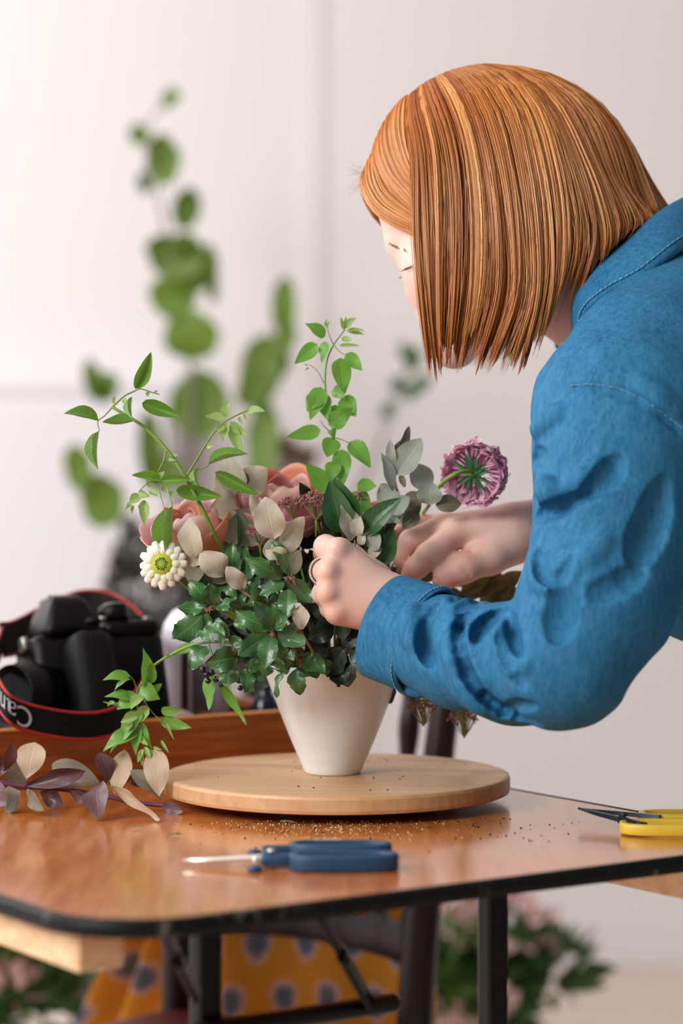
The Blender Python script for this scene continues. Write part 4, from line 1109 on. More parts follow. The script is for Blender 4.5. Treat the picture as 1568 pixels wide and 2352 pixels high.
# printed mustard cloth
t = NT('mustard_block_print'); tc = t.new('ShaderNodeTexCoord'); sp = t.new('ShaderNodeSeparateXYZ'); t.link(tc.outputs['UV'], sp.inputs[0])
X = t.math('MULTIPLY', sp.outputs[0], 1.0); Y = t.math('MULTIPLY', sp.outputs[1], 1.0)
row = t.math('FLOOR', Y); xo = t.math('ADD', X, t.math('MULTIPLY', t.math('MODULO', row, 2.0), 0.5))
fx = t.math('SUBTRACT', t.math('FRACT', xo), 0.5); fy = t.math('SUBTRACT', t.math('FRACT', Y), 0.5)
wd = t.math('ADD', 1.0, t.math('MULTIPLY', fy, 0.7))
dd = t.math('SQRT', t.math('ADD', t.math('POWER', t.math('MULTIPLY', t.math('MULTIPLY', fx, 1.25), wd), 2.0), t.math('POWER', t.math('MULTIPLY', fy, 1.0), 2.0)))
dn = t.math('ADD', dd, t.math('MULTIPLY', t.math('SUBTRACT', t.noise(tc.outputs['UV'], 7, 2), 0.5), 0.24))
c = t.ramp(dn, [(0.0, lin('#6a7a5a')), (0.10, lin('#566a70')), (0.18, lin('#6a6d92')), (0.25, lin('#a58f9a')), (0.30, lin('#dcb8a0')), (0.36, lin('#dda04a')), (0.40, lin('#dd9422'))])
t.base(c); t.set(Roughness=0.85); M_print = t.m
cl_ = thing('printed_cloth', 'mustard yellow cloth printed with blue flower motifs hanging on the chair', 'cloth', CH(0.7, -0.10, 0.4))
b = B()
def hang(u, v):
    # u across from the right-hand post to beyond the left-hand post, v downwards
    s_ = 0.06+1.75*u; z_ = 0.575-0.29*v+0.012*math.sin(8*u)
    fold_ = 0.006*math.sin(5*s_*3)*(0.3+v) if s_ < 0.98 else (0.006+0.026*(s_-0.98))*math.sin((s_-0.98)*26-1.2*v)
    sx = s_ if s_ < 1.0 else 1.0+(s_-1.0)*(0.30+0.62*v)
    return CH(sx, -0.065+fold_-0.02*math.sin(PI*min(s_, 1.0)), z_)
b.grid(hang, 150, 26); b.uv = [(u*9.0, v*4.6+0.3) for u, v in b.uv]
cs = b.build('cloth_panel', M_print, cl_); so = cs.modifiers.new('thick', 'SOLIDIFY'); so.thickness = 0.0016
# ------------------------------------------------------------ leaves
def leaf_mat(name, top, top2, vein, under, rough, coat=0.0, trans=0.2, veins=0.5, vfreq=16.0, spread=0.35):
    t = NT(name); tc = t.new('ShaderNodeTexCoord'); sp = t.new('ShaderNodeSeparateXYZ'); t.link(tc.outputs['UV'], sp.inputs[0])
    oi = t.new('ShaderNodeObjectInfo')
    c = t.mix(oi.outputs['Random'], lin(top), lin(top2))
    n1 = t.noise(t.coords('UV', (3, 3, 3)), 2.2, 3); c = t.mix(t.math('MULTIPLY', n1, spread), c, lin(vein))
    ax_ = t.math('ABSOLUTE', t.math('SUBTRACT', sp.outputs[0], 0.5))
    mid = t.math('SUBTRACT', 1.0, t.math('MINIMUM', t.math('MULTIPLY', ax_, 32.0), 1.0))
    ph = t.math('FRACT', t.math('MULTIPLY', t.math('SUBTRACT', sp.outputs[1], t.math('MULTIPLY', ax_, 0.7)), vfreq*0.5))
    sv = t.math('SUBTRACT', 1.0, t.math('MINIMUM', t.math('MULTIPLY', t.math('ABSOLUTE', t.math('SUBTRACT', ph, 0.5)), 9.0), 1.0))
    vn = t.math('MAXIMUM', mid, t.math('MULTIPLY', sv, 0.32))
    c = t.mix(t.math('MULTIPLY', vn, veins), c, lin(vein))
    ge = t.new('ShaderNodeNewGeometry'); c = t.mix(ge.outputs['Backfacing'], c, lin(under))
    t.base(c); t.set(Roughness=rough, Coat_Weight=coat, Coat_Roughness=0.18, Specular_IOR_Level=0.5)
    t.bump(t.math('SUBTRACT', t.math('MULTIPLY', n1, 0.6), vn), 0.35, 0.0010)
    if trans > 0:
        tr_ = t.new('ShaderNodeBsdfTranslucent'); t.link(c, tr_.inputs[0]); ms = t.new('ShaderNodeMixShader'); ms.inputs[0].default_value = trans
        t.link(t.b.outputs[0], ms.inputs[1]); t.link(tr_.outputs[0], ms.inputs[2]); t.link(ms.outputs[0], t.out.inputs['Surface'])
    return t.m
LM = {
 'pod':    leaf_mat('vine_leaf_deep', '#6a9a35', '#58882b', '#96b95e', '#7ba24c', 0.45, .1, .25, .4),
 'sprout': leaf_mat('vine_leaf_pale', '#93b860', '#a3c273', '#bfd598', '#a9c67a', 0.5, 0, .3, .4),
 'vine':   leaf_mat('vine_leaf_bright', '#5c9a2e', '#6aa83a', '#93c05c', '#83b552', 0.42, .2, .32, .4),
 'holly':  leaf_mat('holm_leaf', '#235a2a', '#316a30', '#86ab68', '#98a184', 0.30, .30, .06, .5, 16, .16),
 'hollyd': leaf_mat('holm_leaf_shaded', '#0b2412', '#122c16', '#2f4a2a', '#4a5840', 0.40, .15, .03, .4, 18, .15),  # darkened copy of the holm leaf, shade inside the bunch painted in
 'broad':  leaf_mat('laurel_leaf', '#0e3f1b', '#1f5c26', '#5d8a48', '#7a9a68', 0.36, .3, .10, .5, 14),
 'silver': leaf_mat('silver_leaf', '#c3b8a2', '#b5b09c', '#ddd3bf', '#8f9886', 0.7, 0, .15, .5, 14, .25),
 'sage':   leaf_mat('sage_leaf', '#8b9684', '#9aa393', '#bcc3b2', '#a7ac9d', 0.62, 0, .15, .5, 14, .25),
 'umber':  leaf_mat('umber_leaf', '#5e5c48', '#6d6850', '#8b8468', '#8f876b', 0.6, 0, .12, .4, 14),
 'olive':  leaf_mat('olive_leaf', '#8a8250', '#6d6d42', '#b3a56a', '#a2946a', 0.55, .1, .15, .4, 14),
}
def leaf_geo(prof, nx=6, ny=12, fold=0.3, curl=0.2, wave=0.05, ser=0.0, teeth=7, seed=0, twist=0.0, roll=0.0):
    rg = random.Random(seed); ph = rg.uniform(0, 6.3); vs, uv, fs = [], [], []
    for j in range(ny+1):
        t_ = j/ny; w_ = max(prof(t_), 0.0)
        if ser and 0.30 < t_ < 0.95: w_ *= 1+ser*(1, .1, -.5, -.2)[j % 4]
        for i in range(nx+1):
            s_ = 2*i/nx-1; x = s_*w_*0.5
            z = fold*abs(s_)**1.25*w_*0.5+curl*math.sin(PI*t_)*1.0+wave*math.sin(t_*11+ph+(2.2 if s_ > 0 else 0))*s_*s_-roll*s_*s_*w_*0.5
            a = twist*(t_-0.5); x, z = x*math.cos(a)-z*math.sin(a), x*math.sin(a)+z*math.cos(a)
            vs.append((x, t_, z)); uv.append((i/nx, t_))
    w = nx+1
    for j in range(ny):
        for i in range(nx): a = j*w+i; fs.append((a, a+1, a+1+w, a+w))
    return vs, fs, uv
def p_lance(t): return (math.sin(PI*min(1, t**0.75))**0.85)*(1 if t < .999 else 0)
def p_ovate(t): return math.sin(PI*t**0.62)**0.9 if t > 0 else 0.0
def p_ellip(t): return max(0.0, 1-(2*t-1)**2)**0.55 if 0 < t < 1 else 0.0
def p_holm(t): return (math.sin(PI*t**0.88)**0.72)*(1-.10*t) if 0 < t < 1 else 0.0
def p_obov(t): return math.sin(PI*min(1.0, t**1.25))**0.7 if 0 < t < 1 else 0.0
LG = {}
def reg(kind, mat_, lst): LG[kind] = [mesh_of(kind+'_leaf', g[0], g[1], True, (LM[mat_],), g[2]) for g in lst]
reg('pod', 'pod', [leaf_geo(p_lance, fold=1.1+.2*(k % 2), curl=(.25, -.25, .1, -.1)[k], wave=.03, seed=k) for k in range(4)])
reg('sprout', 'sprout', [leaf_geo(p_lance, 4, 8, fold=.8, curl=(.2, -.2)[k], seed=k) for k in range(2)])
reg('vine', 'vine', [leaf_geo(p_ovate, fold=(.25, .45, .15, .35)[k], curl=(.18, -.2, .3, -.1)[k], wave=.04, seed=k, roll=.15*(k % 2)) for k in range(4)])
reg('holly', 'holly', [leaf_geo(p_holm, 8, 18, fold=(.35, .55, .2, .6, .4, .15)[k], curl=(.2, -.22, .32, -.34, .1, -.15)[k], wave=(.10, .08, .12, .07, .11, .13)[k], ser=.085, seed=k+5, roll=(.1, .45, 0, .5, .2, .3)[k], twist=(.3, -.4, .5, -.2, -.5, .4)[k]) for k in range(6)])
reg('hollyd', 'hollyd', [leaf_geo(p_holm, 4, 12, fold=(.3, .45, .2)[k], curl=(.15, -.18, .28)[k], wave=.07, ser=.08, seed=k+9) for k in range(3)])
reg('broad', 'broad', [leaf_geo(p_lance, fold=(.4, .55)[k], curl=(.12, -.15)[k], wave=.02, seed=k) for k in range(2)])
reg('silver', 'silver', [leaf_geo(p_holm, 6, 14, fold=(.2, -.25, .35)[k], curl=(.15, -.2, .25)[k], wave=.09, ser=.03, seed=k+2, twist=(.3, -.3, .5)[k]) for k in range(3)])
reg('sage', 'sage', [leaf_geo(p_holm, 6, 12, fold=(.25, -.2)[k], curl=(.12, -.15)[k], wave=.05, seed=k+2) for k in range(2)])
reg('umber', 'umber', [leaf_geo(p_holm, 6, 12, fold=(.25, -.2)[k], curl=(.12, -.15)[k], wave=.05, seed=k+3) for k in range(2)])
reg('olive', 'olive', [leaf_geo(p_lance, fold=(.3, .5)[k], curl=(.15, -.2)[k], wave=.04, seed=k) for k in range(2)])

def leaf(parent, kind, base, tip, width, roll=None, n=None, name='leaf', label=None, var=None):
    me = LG[kind][var % len(LG[kind])] if var is not None else random.choice(LG[kind])
    y = tip-base; L = y.length; y = y.normalized()
    n = Vector(n) if n is not None else Vector((-0.15, -1.0, 0.35))
    z = n-y*n.dot(y)
    z = z.normalized() if z.length > 1e-4 else y.orthogonal().normalized()
    a = roll if roll is not None else rnd(-0.5, 0.5)
    z = Matrix.Rotation(a, 3, y) @ z; x = y.cross(z)
    M = Matrix.Identity(4)
    zs = 0.5*(width+L*0.5)
    for i in range(3): M[i][0], M[i][1], M[i][2], M[i][3] = x[i]*width, y[i]*L, z[i]*zs, base[i]-root_loc(parent)[i]
    o = bpy.data.objects.new(name, me); COL.objects.link(o); o.parent = parent; o.matrix_basis = M
    if label: o['label'] = label
    return o
def pleaf(parent, kind, bx, by, tx, ty, w, d, dt=None, roll=None, **kw):
    """leaf from its base pixel to its tip pixel, w pixels wide, at distance d"""
    dt = d+rnd(-.012, .006) if dt is None else dt
    return leaf(parent, kind, W(bx, by, d), W(tx, ty, dt), w*1.12*d/F, roll, **kw)
M_stemg = plain('green_stem', '#7d9c3e', '#6a8a34', 0.5)
M_stemb = plain('woody_twig', '#a5825f', '#84644a', 0.75)
M_stemd = plain('dark_twig', '#4c3a28', '#3b2c1e', 0.8)
def stem(parent, pts, r0, r1, m, n=20, name='stem'):
    b = B(); q = pxline(pts, n); b.tube(q, [r0+(r1-r0)*i/(n-1) for i in range(n)], 7); return b.build(name, m, parent)
def sprig(name, label, px, py, d, cat='sprig', group=None): return thing(name, label, cat, W(px, py, d), group)
MOUTH = (764, 1580, 2.1)

# ---- left-hand vine, arching out over the blooms
v1 = sprig('jasmine_vine', 'long arching green vine with folded leaves at the upper left of the bouquet', 700, 1580, 2.095, 'vine')
stem(v1, [(740, 1640, 2.1), (640, 1450, 2.085), (520, 1280, 2.05), (470, 1180, 2.04), (428, 1100, 2.04), (382, 1032, 2.045), (330, 980, 2.05), (258, 935, 2.055)], .0022, .0014, M_stemg, 34)
stem(v1, [(425, 1100, 2.04), (455, 1050, 2.05), (490, 995, 2.055), (520, 966, 2.055), (570, 942, 2.05), (590, 938, 2.05)], .0010, .0006, M_stemg)
stem(v1, [(258, 935, 2.055), (285, 910, 2.05), (305, 900, 2.05), (322, 893, 2.05), (345, 900, 2.05), (366, 906, 2.05)], .0009, .0004, M_stemg)
stem(v1, [(258, 935, 2.055), (240, 955, 2.05), (225, 968, 2.05), (228, 990, 2.05)], .0006, .0004, M_stemg)
stem(v1, [(420, 1095, 2.04), (380, 1104, 2.04), (340, 1110, 2.04), (318, 1130, 2.04)], .0007, .0004, M_stemg)
stem(v1, [(362, 1112, 2.04), (372, 1150, 2.035), (385, 1195, 2.03)], .0004, .0003, M_stemg, 8); stem(v1, [(382, 1108, 2.04), (390, 1140, 2.035), (396, 1162, 2.03)], .0005, .0004, M_stemg, 8)
stem(v1, [(430, 1098, 2.04), (456, 1080, 2.045), (480, 1070, 2.045)], .0006, .0004, M_stemg, 8)
stem(v1, [(382, 1032, 2.045), (376, 1058, 2.04), (362, 1085, 2.04)], .0009, .0005, M_stemg, 8)
for a in [(q[0], q[1], q[2], q[3], q[4]*.86, q[5]) for q in [(226, 966, 146, 950, 34, .2), (228, 990, 225, 1078, 40, .9), (305, 968, 235, 970, 28, .5), (304, 912, 304, 962, 30, 1.0), (326, 926, 416, 958, 36, .2), (310, 893, 347, 808, 36, .6),
          (478, 1068, 570, 1043, 34, -.6), (494, 1084, 597, 1138, 32, .3), (460, 1074, 462, 1124, 40, 1.0), (404, 1126, 510, 1141, 38, .3), (370, 1106, 302, 1092, 26, .3),
          (396, 1162, 385, 1312, 52, .75), (372, 1104, 440, 1100, 26, .3)]]:
    pleaf(v1, 'pod', *a[:5], 2.04, 2.035, a[5])
for a in [(518, 962, 470, 956, 22), (520, 958, 526, 920, 22), (568, 952, 609, 945, 22), (528, 970, 568, 1002, 20), (530, 972, 556, 1048, 24), (520, 972, 512, 1014, 22), (508, 975, 498, 992, 18),
          (360, 1100, 345, 1080, 18), (362, 1102, 378, 1082, 16), (352, 1115, 336, 1098, 16), (372, 1118, 386, 1130, 16), (322, 1138, 296, 1160, 22), (330, 1148, 333, 1210, 22), (318, 1130, 345, 1140, 18),
          (300, 1155, 288, 1172, 10), (306, 1160, 304, 1182, 9), (318, 1160, 330, 1172, 9), (286, 915, 288, 928, 12), (262, 928, 264, 908, 8), (342, 898, 340, 912, 12), (476, 1025, 492, 1024, 12), (388, 1048, 410, 1046, 10), (386, 1055, 405, 1058, 8),
          (355, 903, 362, 897, 6), (392, 1128, 398, 1142, 14), (345, 1128, 362, 1140, 16), (548, 958, 556, 974, 9), (560, 948, 566, 966, 8)]:
    pleaf(v1, 'sprout', *a, 2.045, 2.04)

# ---- middle vine standing up
v2 = sprig('jasmine_vine', 'upright bright green vine rising from the middle of the bouquet', 770, 1500, 2.09, 'vine')
stem(v2, [(770, 1600, 2.1), (768, 1400, 2.09), (768, 1200, 2.085), (770, 1090, 2.085), (766, 1000, 2.085), (752, 930, 2.085), (746, 880, 2.085), (750, 830, 2.085), (766, 792, 2.085), (792, 756, 2.085)], .0014, .0006, M_stemg, 36)
stem(v2, [(746, 885, 2.085), (730, 855, 2.085), (712, 838, 2.085), (704, 840, 2.085)], .0004, .0002, M_stemg, 10)
stem(v2, [(766, 792, 2.085), (756, 770, 2.085), (750, 745, 2.085)], .0005, .0003, M_stemg, 8); stem(v2, [(766, 792, 2.085), (780, 808, 2.08), (800, 818, 2.08)], .0005, .0003, M_stemg, 8)
stem(v2, [(768, 1000, 2.085), (745, 980, 2.08), (735, 966, 2.08)], .0005, .0003, M_stemg, 8); stem(v2, [(768, 1005, 2.085), (790, 1012, 2.08), (806, 1020, 2.08)], .0006, .0003, M_stemg, 8)
for a in [(746, 773, 700, 743, 30), (728, 790, 676, 836, 32), (746, 784, 738, 832, 24), (780, 822, 792, 906, 42), (795, 812, 832, 852, 30), (738, 890, 712, 965, 40), (735, 912, 704, 945, 40), (740, 905, 752, 965, 34), (768, 888, 790, 915, 32),
          (785, 912, 818, 957, 40), (756, 978, 812, 936, 40), (768, 930, 772, 980, 36), (736, 988, 658, 1003, 32), (766, 1006, 750, 1050, 40), (803, 1014, 851, 1075, 40), (784, 1032, 786, 1118, 40), (768, 1060, 758, 1108, 34), (762, 1130, 701, 1064, 44), (820, 1112, 866, 1118, 42), (812, 1128, 846, 1186, 40), (770, 1000, 752, 992, 26)]:
    pleaf(v2, 'vine', *a, 2.08, 2.075)
for a in [(790, 758, 782, 727, 9), (792, 756, 794, 726, 8), (795, 755, 818, 730, 18), (796, 758, 838, 768, 9), (796, 762, 838, 760, 9), (794, 748, 806, 732, 12), (778, 794, 826, 794, 8), (784, 778, 808, 782, 14), (748, 750, 750, 732, 7), (752, 756, 758, 736, 7), (704, 840, 698, 838, 5), (710, 846, 700, 852, 5)]:
    pleaf(v2, 'sprout', *a, 2.085, 2.082)

# ---- vine trailing out of the bouquet down to the table, lower left
v3 = sprig('jasmine_vine', 'bright green vine trailing from the vase down in front of the tray', 600, 1540, 2.06, 'vine')
stem(v3, [(720, 1560, 2.085), (620, 1500, 2.05), (520, 1475, 2.04), (450, 1480, 2.04), (400, 1500, 2.05), (352, 1530, 2.06), (322, 1575, 2.06), (314, 1600, 2.06), (320, 1660, 2.06), (330, 1720, 2.06)], .0015, .0008, M_stemg, 34)
stem(v3, [(318, 1590, 2.06), (345, 1630, 2.055), (372, 1660, 2.05)], .0007, .0004, M_stemg, 10); stem(v3, [(316, 1590, 2.06), (308, 1565, 2.06), (298, 1552, 2.06)], .0007, .0004, M_stemg, 8)
stem(v3, [(500, 1560, 2.04), (492, 1520, 2.04), (480, 1480, 2.04)], .0007, .0005, M_stemg, 8)
for a in [(334, 1580, 328, 1487, 36, .9), (340, 1570, 350, 1520, 30, .3), (298, 1552, 236, 1562, 26, .3), (322, 1578, 368, 1606, 40, .3), (318, 1600, 268, 1630, 44, .2), (310, 1606, 240, 1600, 28, .5), (300, 1622, 236, 1612, 22, 1.0), (316, 1630, 306, 1680, 44, .3),
          (452, 1478, 380, 1506, 30, .6), (480, 1548, 480, 1632, 40, .7), (502, 1565, 566, 1666, 26, .7), (370, 1632, 416, 1630, 22, .6), (368, 1655, 440, 1672, 26, .2), (318, 1660, 252, 1730, 36, .5), (320, 1680, 236, 1726, 40, .4), (300, 1640, 276, 1700, 26, .3), (345, 1590, 372, 1570, 20, .8),
          (326, 1660, 350, 1720, 26, .5), (322, 1670, 312, 1735, 24, .3), (300, 1560, 262, 1588, 26, .9)]:
    pleaf(v3, 'vine', *a[:5], 2.055, 2.05, a[5])
for a in [(318, 1640, 276, 1660, 20), (330, 1600, 300, 1630, 26), (335, 1620, 320, 1660, 26), (300, 1655, 284, 1678, 22), (328, 1720, 316, 1752, 12), (332, 1715, 346, 1748, 12), (326, 1725, 326, 1760, 9), (340, 1722, 362, 1738, 8), (320, 1690, 340, 1712, 14), (262, 1610, 246, 1622, 10), (352, 1716, 372, 1722, 6), (380, 1660, 400, 1700, 6), (370, 1700, 388, 1730, 7)]:
    pleaf(v3, 'sprout', *a, 2.05, 2.045)

# ---- glossy holm-oak sprigs, the dark green body of the bouquet
def z4(x, y): return 380+x/3.015, 1180+y/3.015
def oak(label, d, hub, path, leaves, kind='holly', tw=M_stemb):
    hx, hy = z4(*hub); o = sprig('oak_sprig', label, hx, hy, d, 'sprig')
    stem(o, [MOUTH, (MOUTH[0]+(hx-MOUTH[0])*.4, MOUTH[1]-60, 2.085)]+[z4(*p)+(d+.006,) for p in path]+[(hx, hy, d+.002)], .0020, .0012, tw, 24)
    b = B()
    for _ in range(7):
        a = rnd(0, 6.3); c_ = W(hx, hy, d); b.tube([c_, c_+Vector((math.cos(a)*.004, -.002, math.sin(a)*.004))], [.0011, .0003], 5)
    b.build('bud_scales', tw, o)
    for l in leaves:
        bx, by = z4(l[0], l[1]); tx, ty = z4(l[2], l[3])
        bx += (hx-bx)*0.25 if abs(bx-hx)+abs(by-hy) < 40 else 0
        tx += (tx-bx)*.13; ty += (ty-by)*.13
        pleaf(o, kind, bx, by, tx, ty, l[4]/3.015*1.06, d, d-(l[5] if len(l) > 5 else rnd(-.004, .016)), l[6] if len(l) > 6 else None)
    return o
oak('glossy oak-leaved sprig pointing up just left of the ringed hand', 2.018, (850, 440), [(880, 700), (870, 560)],
    [(805, 440, 570, 300, 118), (865, 435, 752, 205, 105, .0, .4), (868, 455, 995, 610, 130), (850, 520, 840, 715, 122), (815, 470, 662, 560, 110), (800, 420, 720, 340, 80)])
oak('glossy star of oak leaves at the front centre above the vase', 1.995, (748, 820), [(800, 980), (770, 880)],
    [(745, 800, 615, 630, 118), (720, 806, 505, 680, 112), (775, 790, 735, 645, 112, .0, -.3), (785, 815, 948, 892, 132), (742, 845, 695, 1052, 135, .012, .1), (720, 835, 528, 965, 130), (785, 870, 835, 1010, 90), (800, 850, 880, 1000, 90), (740, 800, 830, 720, 90)])
oak('oak sprig at the far left with a cupped shiny leaf beside the white jar', 2.025, (300, 655), [(560, 760), (430, 660)],
    [(312, 640, 178, 478, 118, .0, .1), (255, 650, 103, 648, 100), (245, 700, 75, 850, 160, .02, -.1), (330, 640, 300, 500, 120), (360, 650, 470, 580, 90), (280, 690, 290, 800, 60)])
oak('oak sprig with pale twig at the left, upper row of dark leaves', 2.040, (440, 450), [(620, 600), (540, 520)],
    [(470, 440, 463, 228, 115, .0, .1), (420, 470, 215, 475, 70), (380, 480, 290, 570, 120), (400, 460, 480, 585, 80), (560, 480, 545, 250, 120), (500, 470, 540, 600, 100), (360, 480, 330, 640, 130), (600, 520, 690, 610, 100), (570, 540, 640, 450, 90)])
oak('drooping oak sprig at the lower left with a broad crinkled shiny leaf', 2.010, (480, 960), [(640, 950), (560, 930)],
    [(500, 1000, 295, 1025, 155, .012, -.3), (430, 1045, 430, 1178, 135, .01, .1), (300, 915, 185, 1065, 130), (355, 720, 380, 935, 76, .0, .9), (345, 730, 430, 850, 80), (555, 1045, 612, 1215, 70, .0, 1.0), (660, 1030, 620, 1165, 110), (440, 850, 530, 920, 70), (470, 760, 570, 745, 90), (560, 1080, 545, 1225, 100), (230, 810, 330, 880, 60), (300, 770, 400, 840, 80)])
oak('oak sprig hanging over the rim of the vase at the front', 2.016, (930, 1030), [(900, 980)],
    [(900, 1070, 930, 1235, 115, .0, .1), (840, 1080, 780, 1255, 74, .0, .8), (1020, 960, 960, 1115, 150), (880, 1030, 800, 960, 90), (960, 1000, 1090, 1090, 130), (860, 960, 760, 1010, 100), (700, 1040, 690, 1120, 90), (800, 1000, 830, 1100, 110), (1000, 1020, 1040, 1130, 120), (640, 1000, 600, 1090, 90), (1080, 1010, 1120, 1100, 110)], 'holly')
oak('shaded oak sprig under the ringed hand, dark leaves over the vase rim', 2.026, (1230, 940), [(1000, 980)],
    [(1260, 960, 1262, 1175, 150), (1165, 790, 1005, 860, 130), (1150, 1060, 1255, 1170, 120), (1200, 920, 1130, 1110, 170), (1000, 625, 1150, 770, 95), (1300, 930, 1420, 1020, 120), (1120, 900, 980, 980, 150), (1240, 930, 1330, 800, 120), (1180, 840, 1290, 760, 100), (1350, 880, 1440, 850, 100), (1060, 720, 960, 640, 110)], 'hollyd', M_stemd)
oak('oak sprig with mid-row leaves between the two shiny stars', 2.030, (690, 610), [(820, 800), (740, 700)],
    [(670, 620, 595, 515, 95), (650, 560, 530, 620, 90), (700, 620, 640, 720, 100), (710, 640, 830, 590, 100), (590, 690, 448, 608, 90), (650, 700, 540, 660, 80), (760, 640, 900, 700, 100), (720, 700, 830, 780, 100)])
# leaves deeper in the bunch, their shade put into the darker leaf colour
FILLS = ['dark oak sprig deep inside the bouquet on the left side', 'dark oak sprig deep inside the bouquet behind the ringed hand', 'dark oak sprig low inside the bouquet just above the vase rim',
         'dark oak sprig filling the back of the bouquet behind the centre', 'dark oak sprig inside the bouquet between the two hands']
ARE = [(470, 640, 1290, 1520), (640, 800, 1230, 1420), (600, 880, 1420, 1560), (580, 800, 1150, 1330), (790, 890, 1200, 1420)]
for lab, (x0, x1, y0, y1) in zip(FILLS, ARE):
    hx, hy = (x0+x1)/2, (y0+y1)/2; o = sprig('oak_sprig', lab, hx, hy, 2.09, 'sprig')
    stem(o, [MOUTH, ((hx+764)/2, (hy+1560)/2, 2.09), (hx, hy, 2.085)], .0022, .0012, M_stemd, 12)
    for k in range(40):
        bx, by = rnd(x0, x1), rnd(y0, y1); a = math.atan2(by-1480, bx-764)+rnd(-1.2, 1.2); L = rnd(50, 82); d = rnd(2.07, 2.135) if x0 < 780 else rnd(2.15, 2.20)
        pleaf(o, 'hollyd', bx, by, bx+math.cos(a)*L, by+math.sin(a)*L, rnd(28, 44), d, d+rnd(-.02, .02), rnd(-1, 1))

# ---- beige and grey undersides of oleaster leaves
def ole(label, d, path, leaves, tw=M_stemb):
    x, y = path[-1]; o = sprig('oleaster_sprig', label, x, y, d, 'sprig')
    stem(o, [MOUTH, ((path[0][0]+764)/2, (path[0][1]+1570)/2, 2.09)]+[p+(d+.005,) if len(p) == 2 else p for p in path], .0016, .0008, tw, 22)
    for l in leaves: pleaf(o, l[5], l[0], l[1], l[2], l[3], l[4]*1.05, d, d-rnd(-.003, .008), l[6] if len(l) > 6 else rnd(-.25, .25))
    return o
ole('oleaster sprig with beige leaf undersides beside the white zinnia', 2.030, [(600, 1390), (520, 1335), (470, 1290), (448, 1268)],
    [(448, 1282, 437, 1186, 50, 'silver'), (470, 1292, 400, 1252, 54, 'silver'), (512, 1325, 460, 1266, 58, 'silver'), (520, 1338, 450, 1300, 30, 'umber'), (455, 1300, 440, 1345, 40, 'umber'), (560, 1350, 520, 1300, 40, 'silver')])
ole('oleaster sprig with broad beige leaves standing between the two roses', 2.075, [(600, 1290), (560, 1200), (545, 1150), (536, 1090)],
    [(538, 1140, 524, 1046, 56, 'silver'), (546, 1132, 612, 1074, 64, 'silver'), (536, 1140, 494, 1095, 50, 'silver'), (545, 1170, 482, 1165, 62, 'silver'), (600, 1250, 538, 1170, 80, 'sage'), (560, 1220, 496, 1222, 66, 'sage'), (540, 1120, 556, 1075, 44, 'umber'), (570, 1250, 510, 1250, 60, 'sage')])
ole('oleaster sprig with one large pale leaf in front of the burgundy flowerheads', 2.018, [(680, 1350), (655, 1290), (634, 1245), (628, 1230)],
    [(628, 1238, 610, 1140, 66, 'silver', .0), (604, 1200, 578, 1135, 30, 'silver'), (648, 1274, 697, 1186, 46, 'silver', .4), (630, 1290, 624, 1236, 46, 'sage'), (658, 1290, 610, 1260, 40, 'silver'), (668, 1320, 690, 1262, 34, 'umber')])
ole('oleaster sprig with folded beige leaf right above the ringed hand', 2.030, [(790, 1340), (812, 1270), (815, 1240)],
    [(804, 1242, 788, 1150, 46, 'silver', .6), (814, 1232, 830, 1186, 32, 'silver'), (826, 1252, 838, 1224, 20, 'silver'), (850, 1262, 872, 1226, 36, 'sage'), (845, 1280, 880, 1250, 26, 'silver')])
ole('tall grey-green oleaster sprig with pointed tip right of the upright vine', 2.075, [(880, 1300, 2.17), (925, 1200, 2.16), (912, 1130), (905, 1085), (918, 1030)],
    [(910, 1092, 968, 1006, 56, 'sage', .1), (916, 1040, 939, 978, 22, 'umber', .8), (903, 1086, 922, 1010, 30, 'umber', .8), (900, 1078, 896, 1008, 22, 'sage'), (902, 1128, 876, 1040, 28, 'sage', .6), (918, 1090, 930, 1120, 14, 'umber'), (904, 1166, 874, 1110, 50, 'sage'), (898, 1180, 940, 1140, 40, 'sage'), (905, 1200, 880, 1160, 44, 'sage')])
ole('oleaster sprig with two rounded grey leaves beside the pink scabious stem', 2.085, [(900, 1300, 2.18), (955, 1210, 2.17), (985, 1160)],
    [(984, 1124, 948, 1064, 50, 'sage', .0), (986, 1160, 988, 1106, 54, 'sage', .0), (1000, 1160, 1060, 1158, 40, 'umber', .0), (972, 1132, 922, 1152, 40, 'umber'), (966, 1148, 912, 1190, 38, 'umber'), (950, 1180, 905, 1200, 34, 'sage'), (960, 1175, 925, 1215, 34, 'umber')])
o_ = ole('oleaster sprig with a torn pale leaf at the front under the knuckles', 2.002, [(720, 1500), (690, 1450), (672, 1420)],
    [(672, 1416, 712, 1414, 52, 'silver', .0), (675, 1430, 664, 1470, 24, 'umber')])
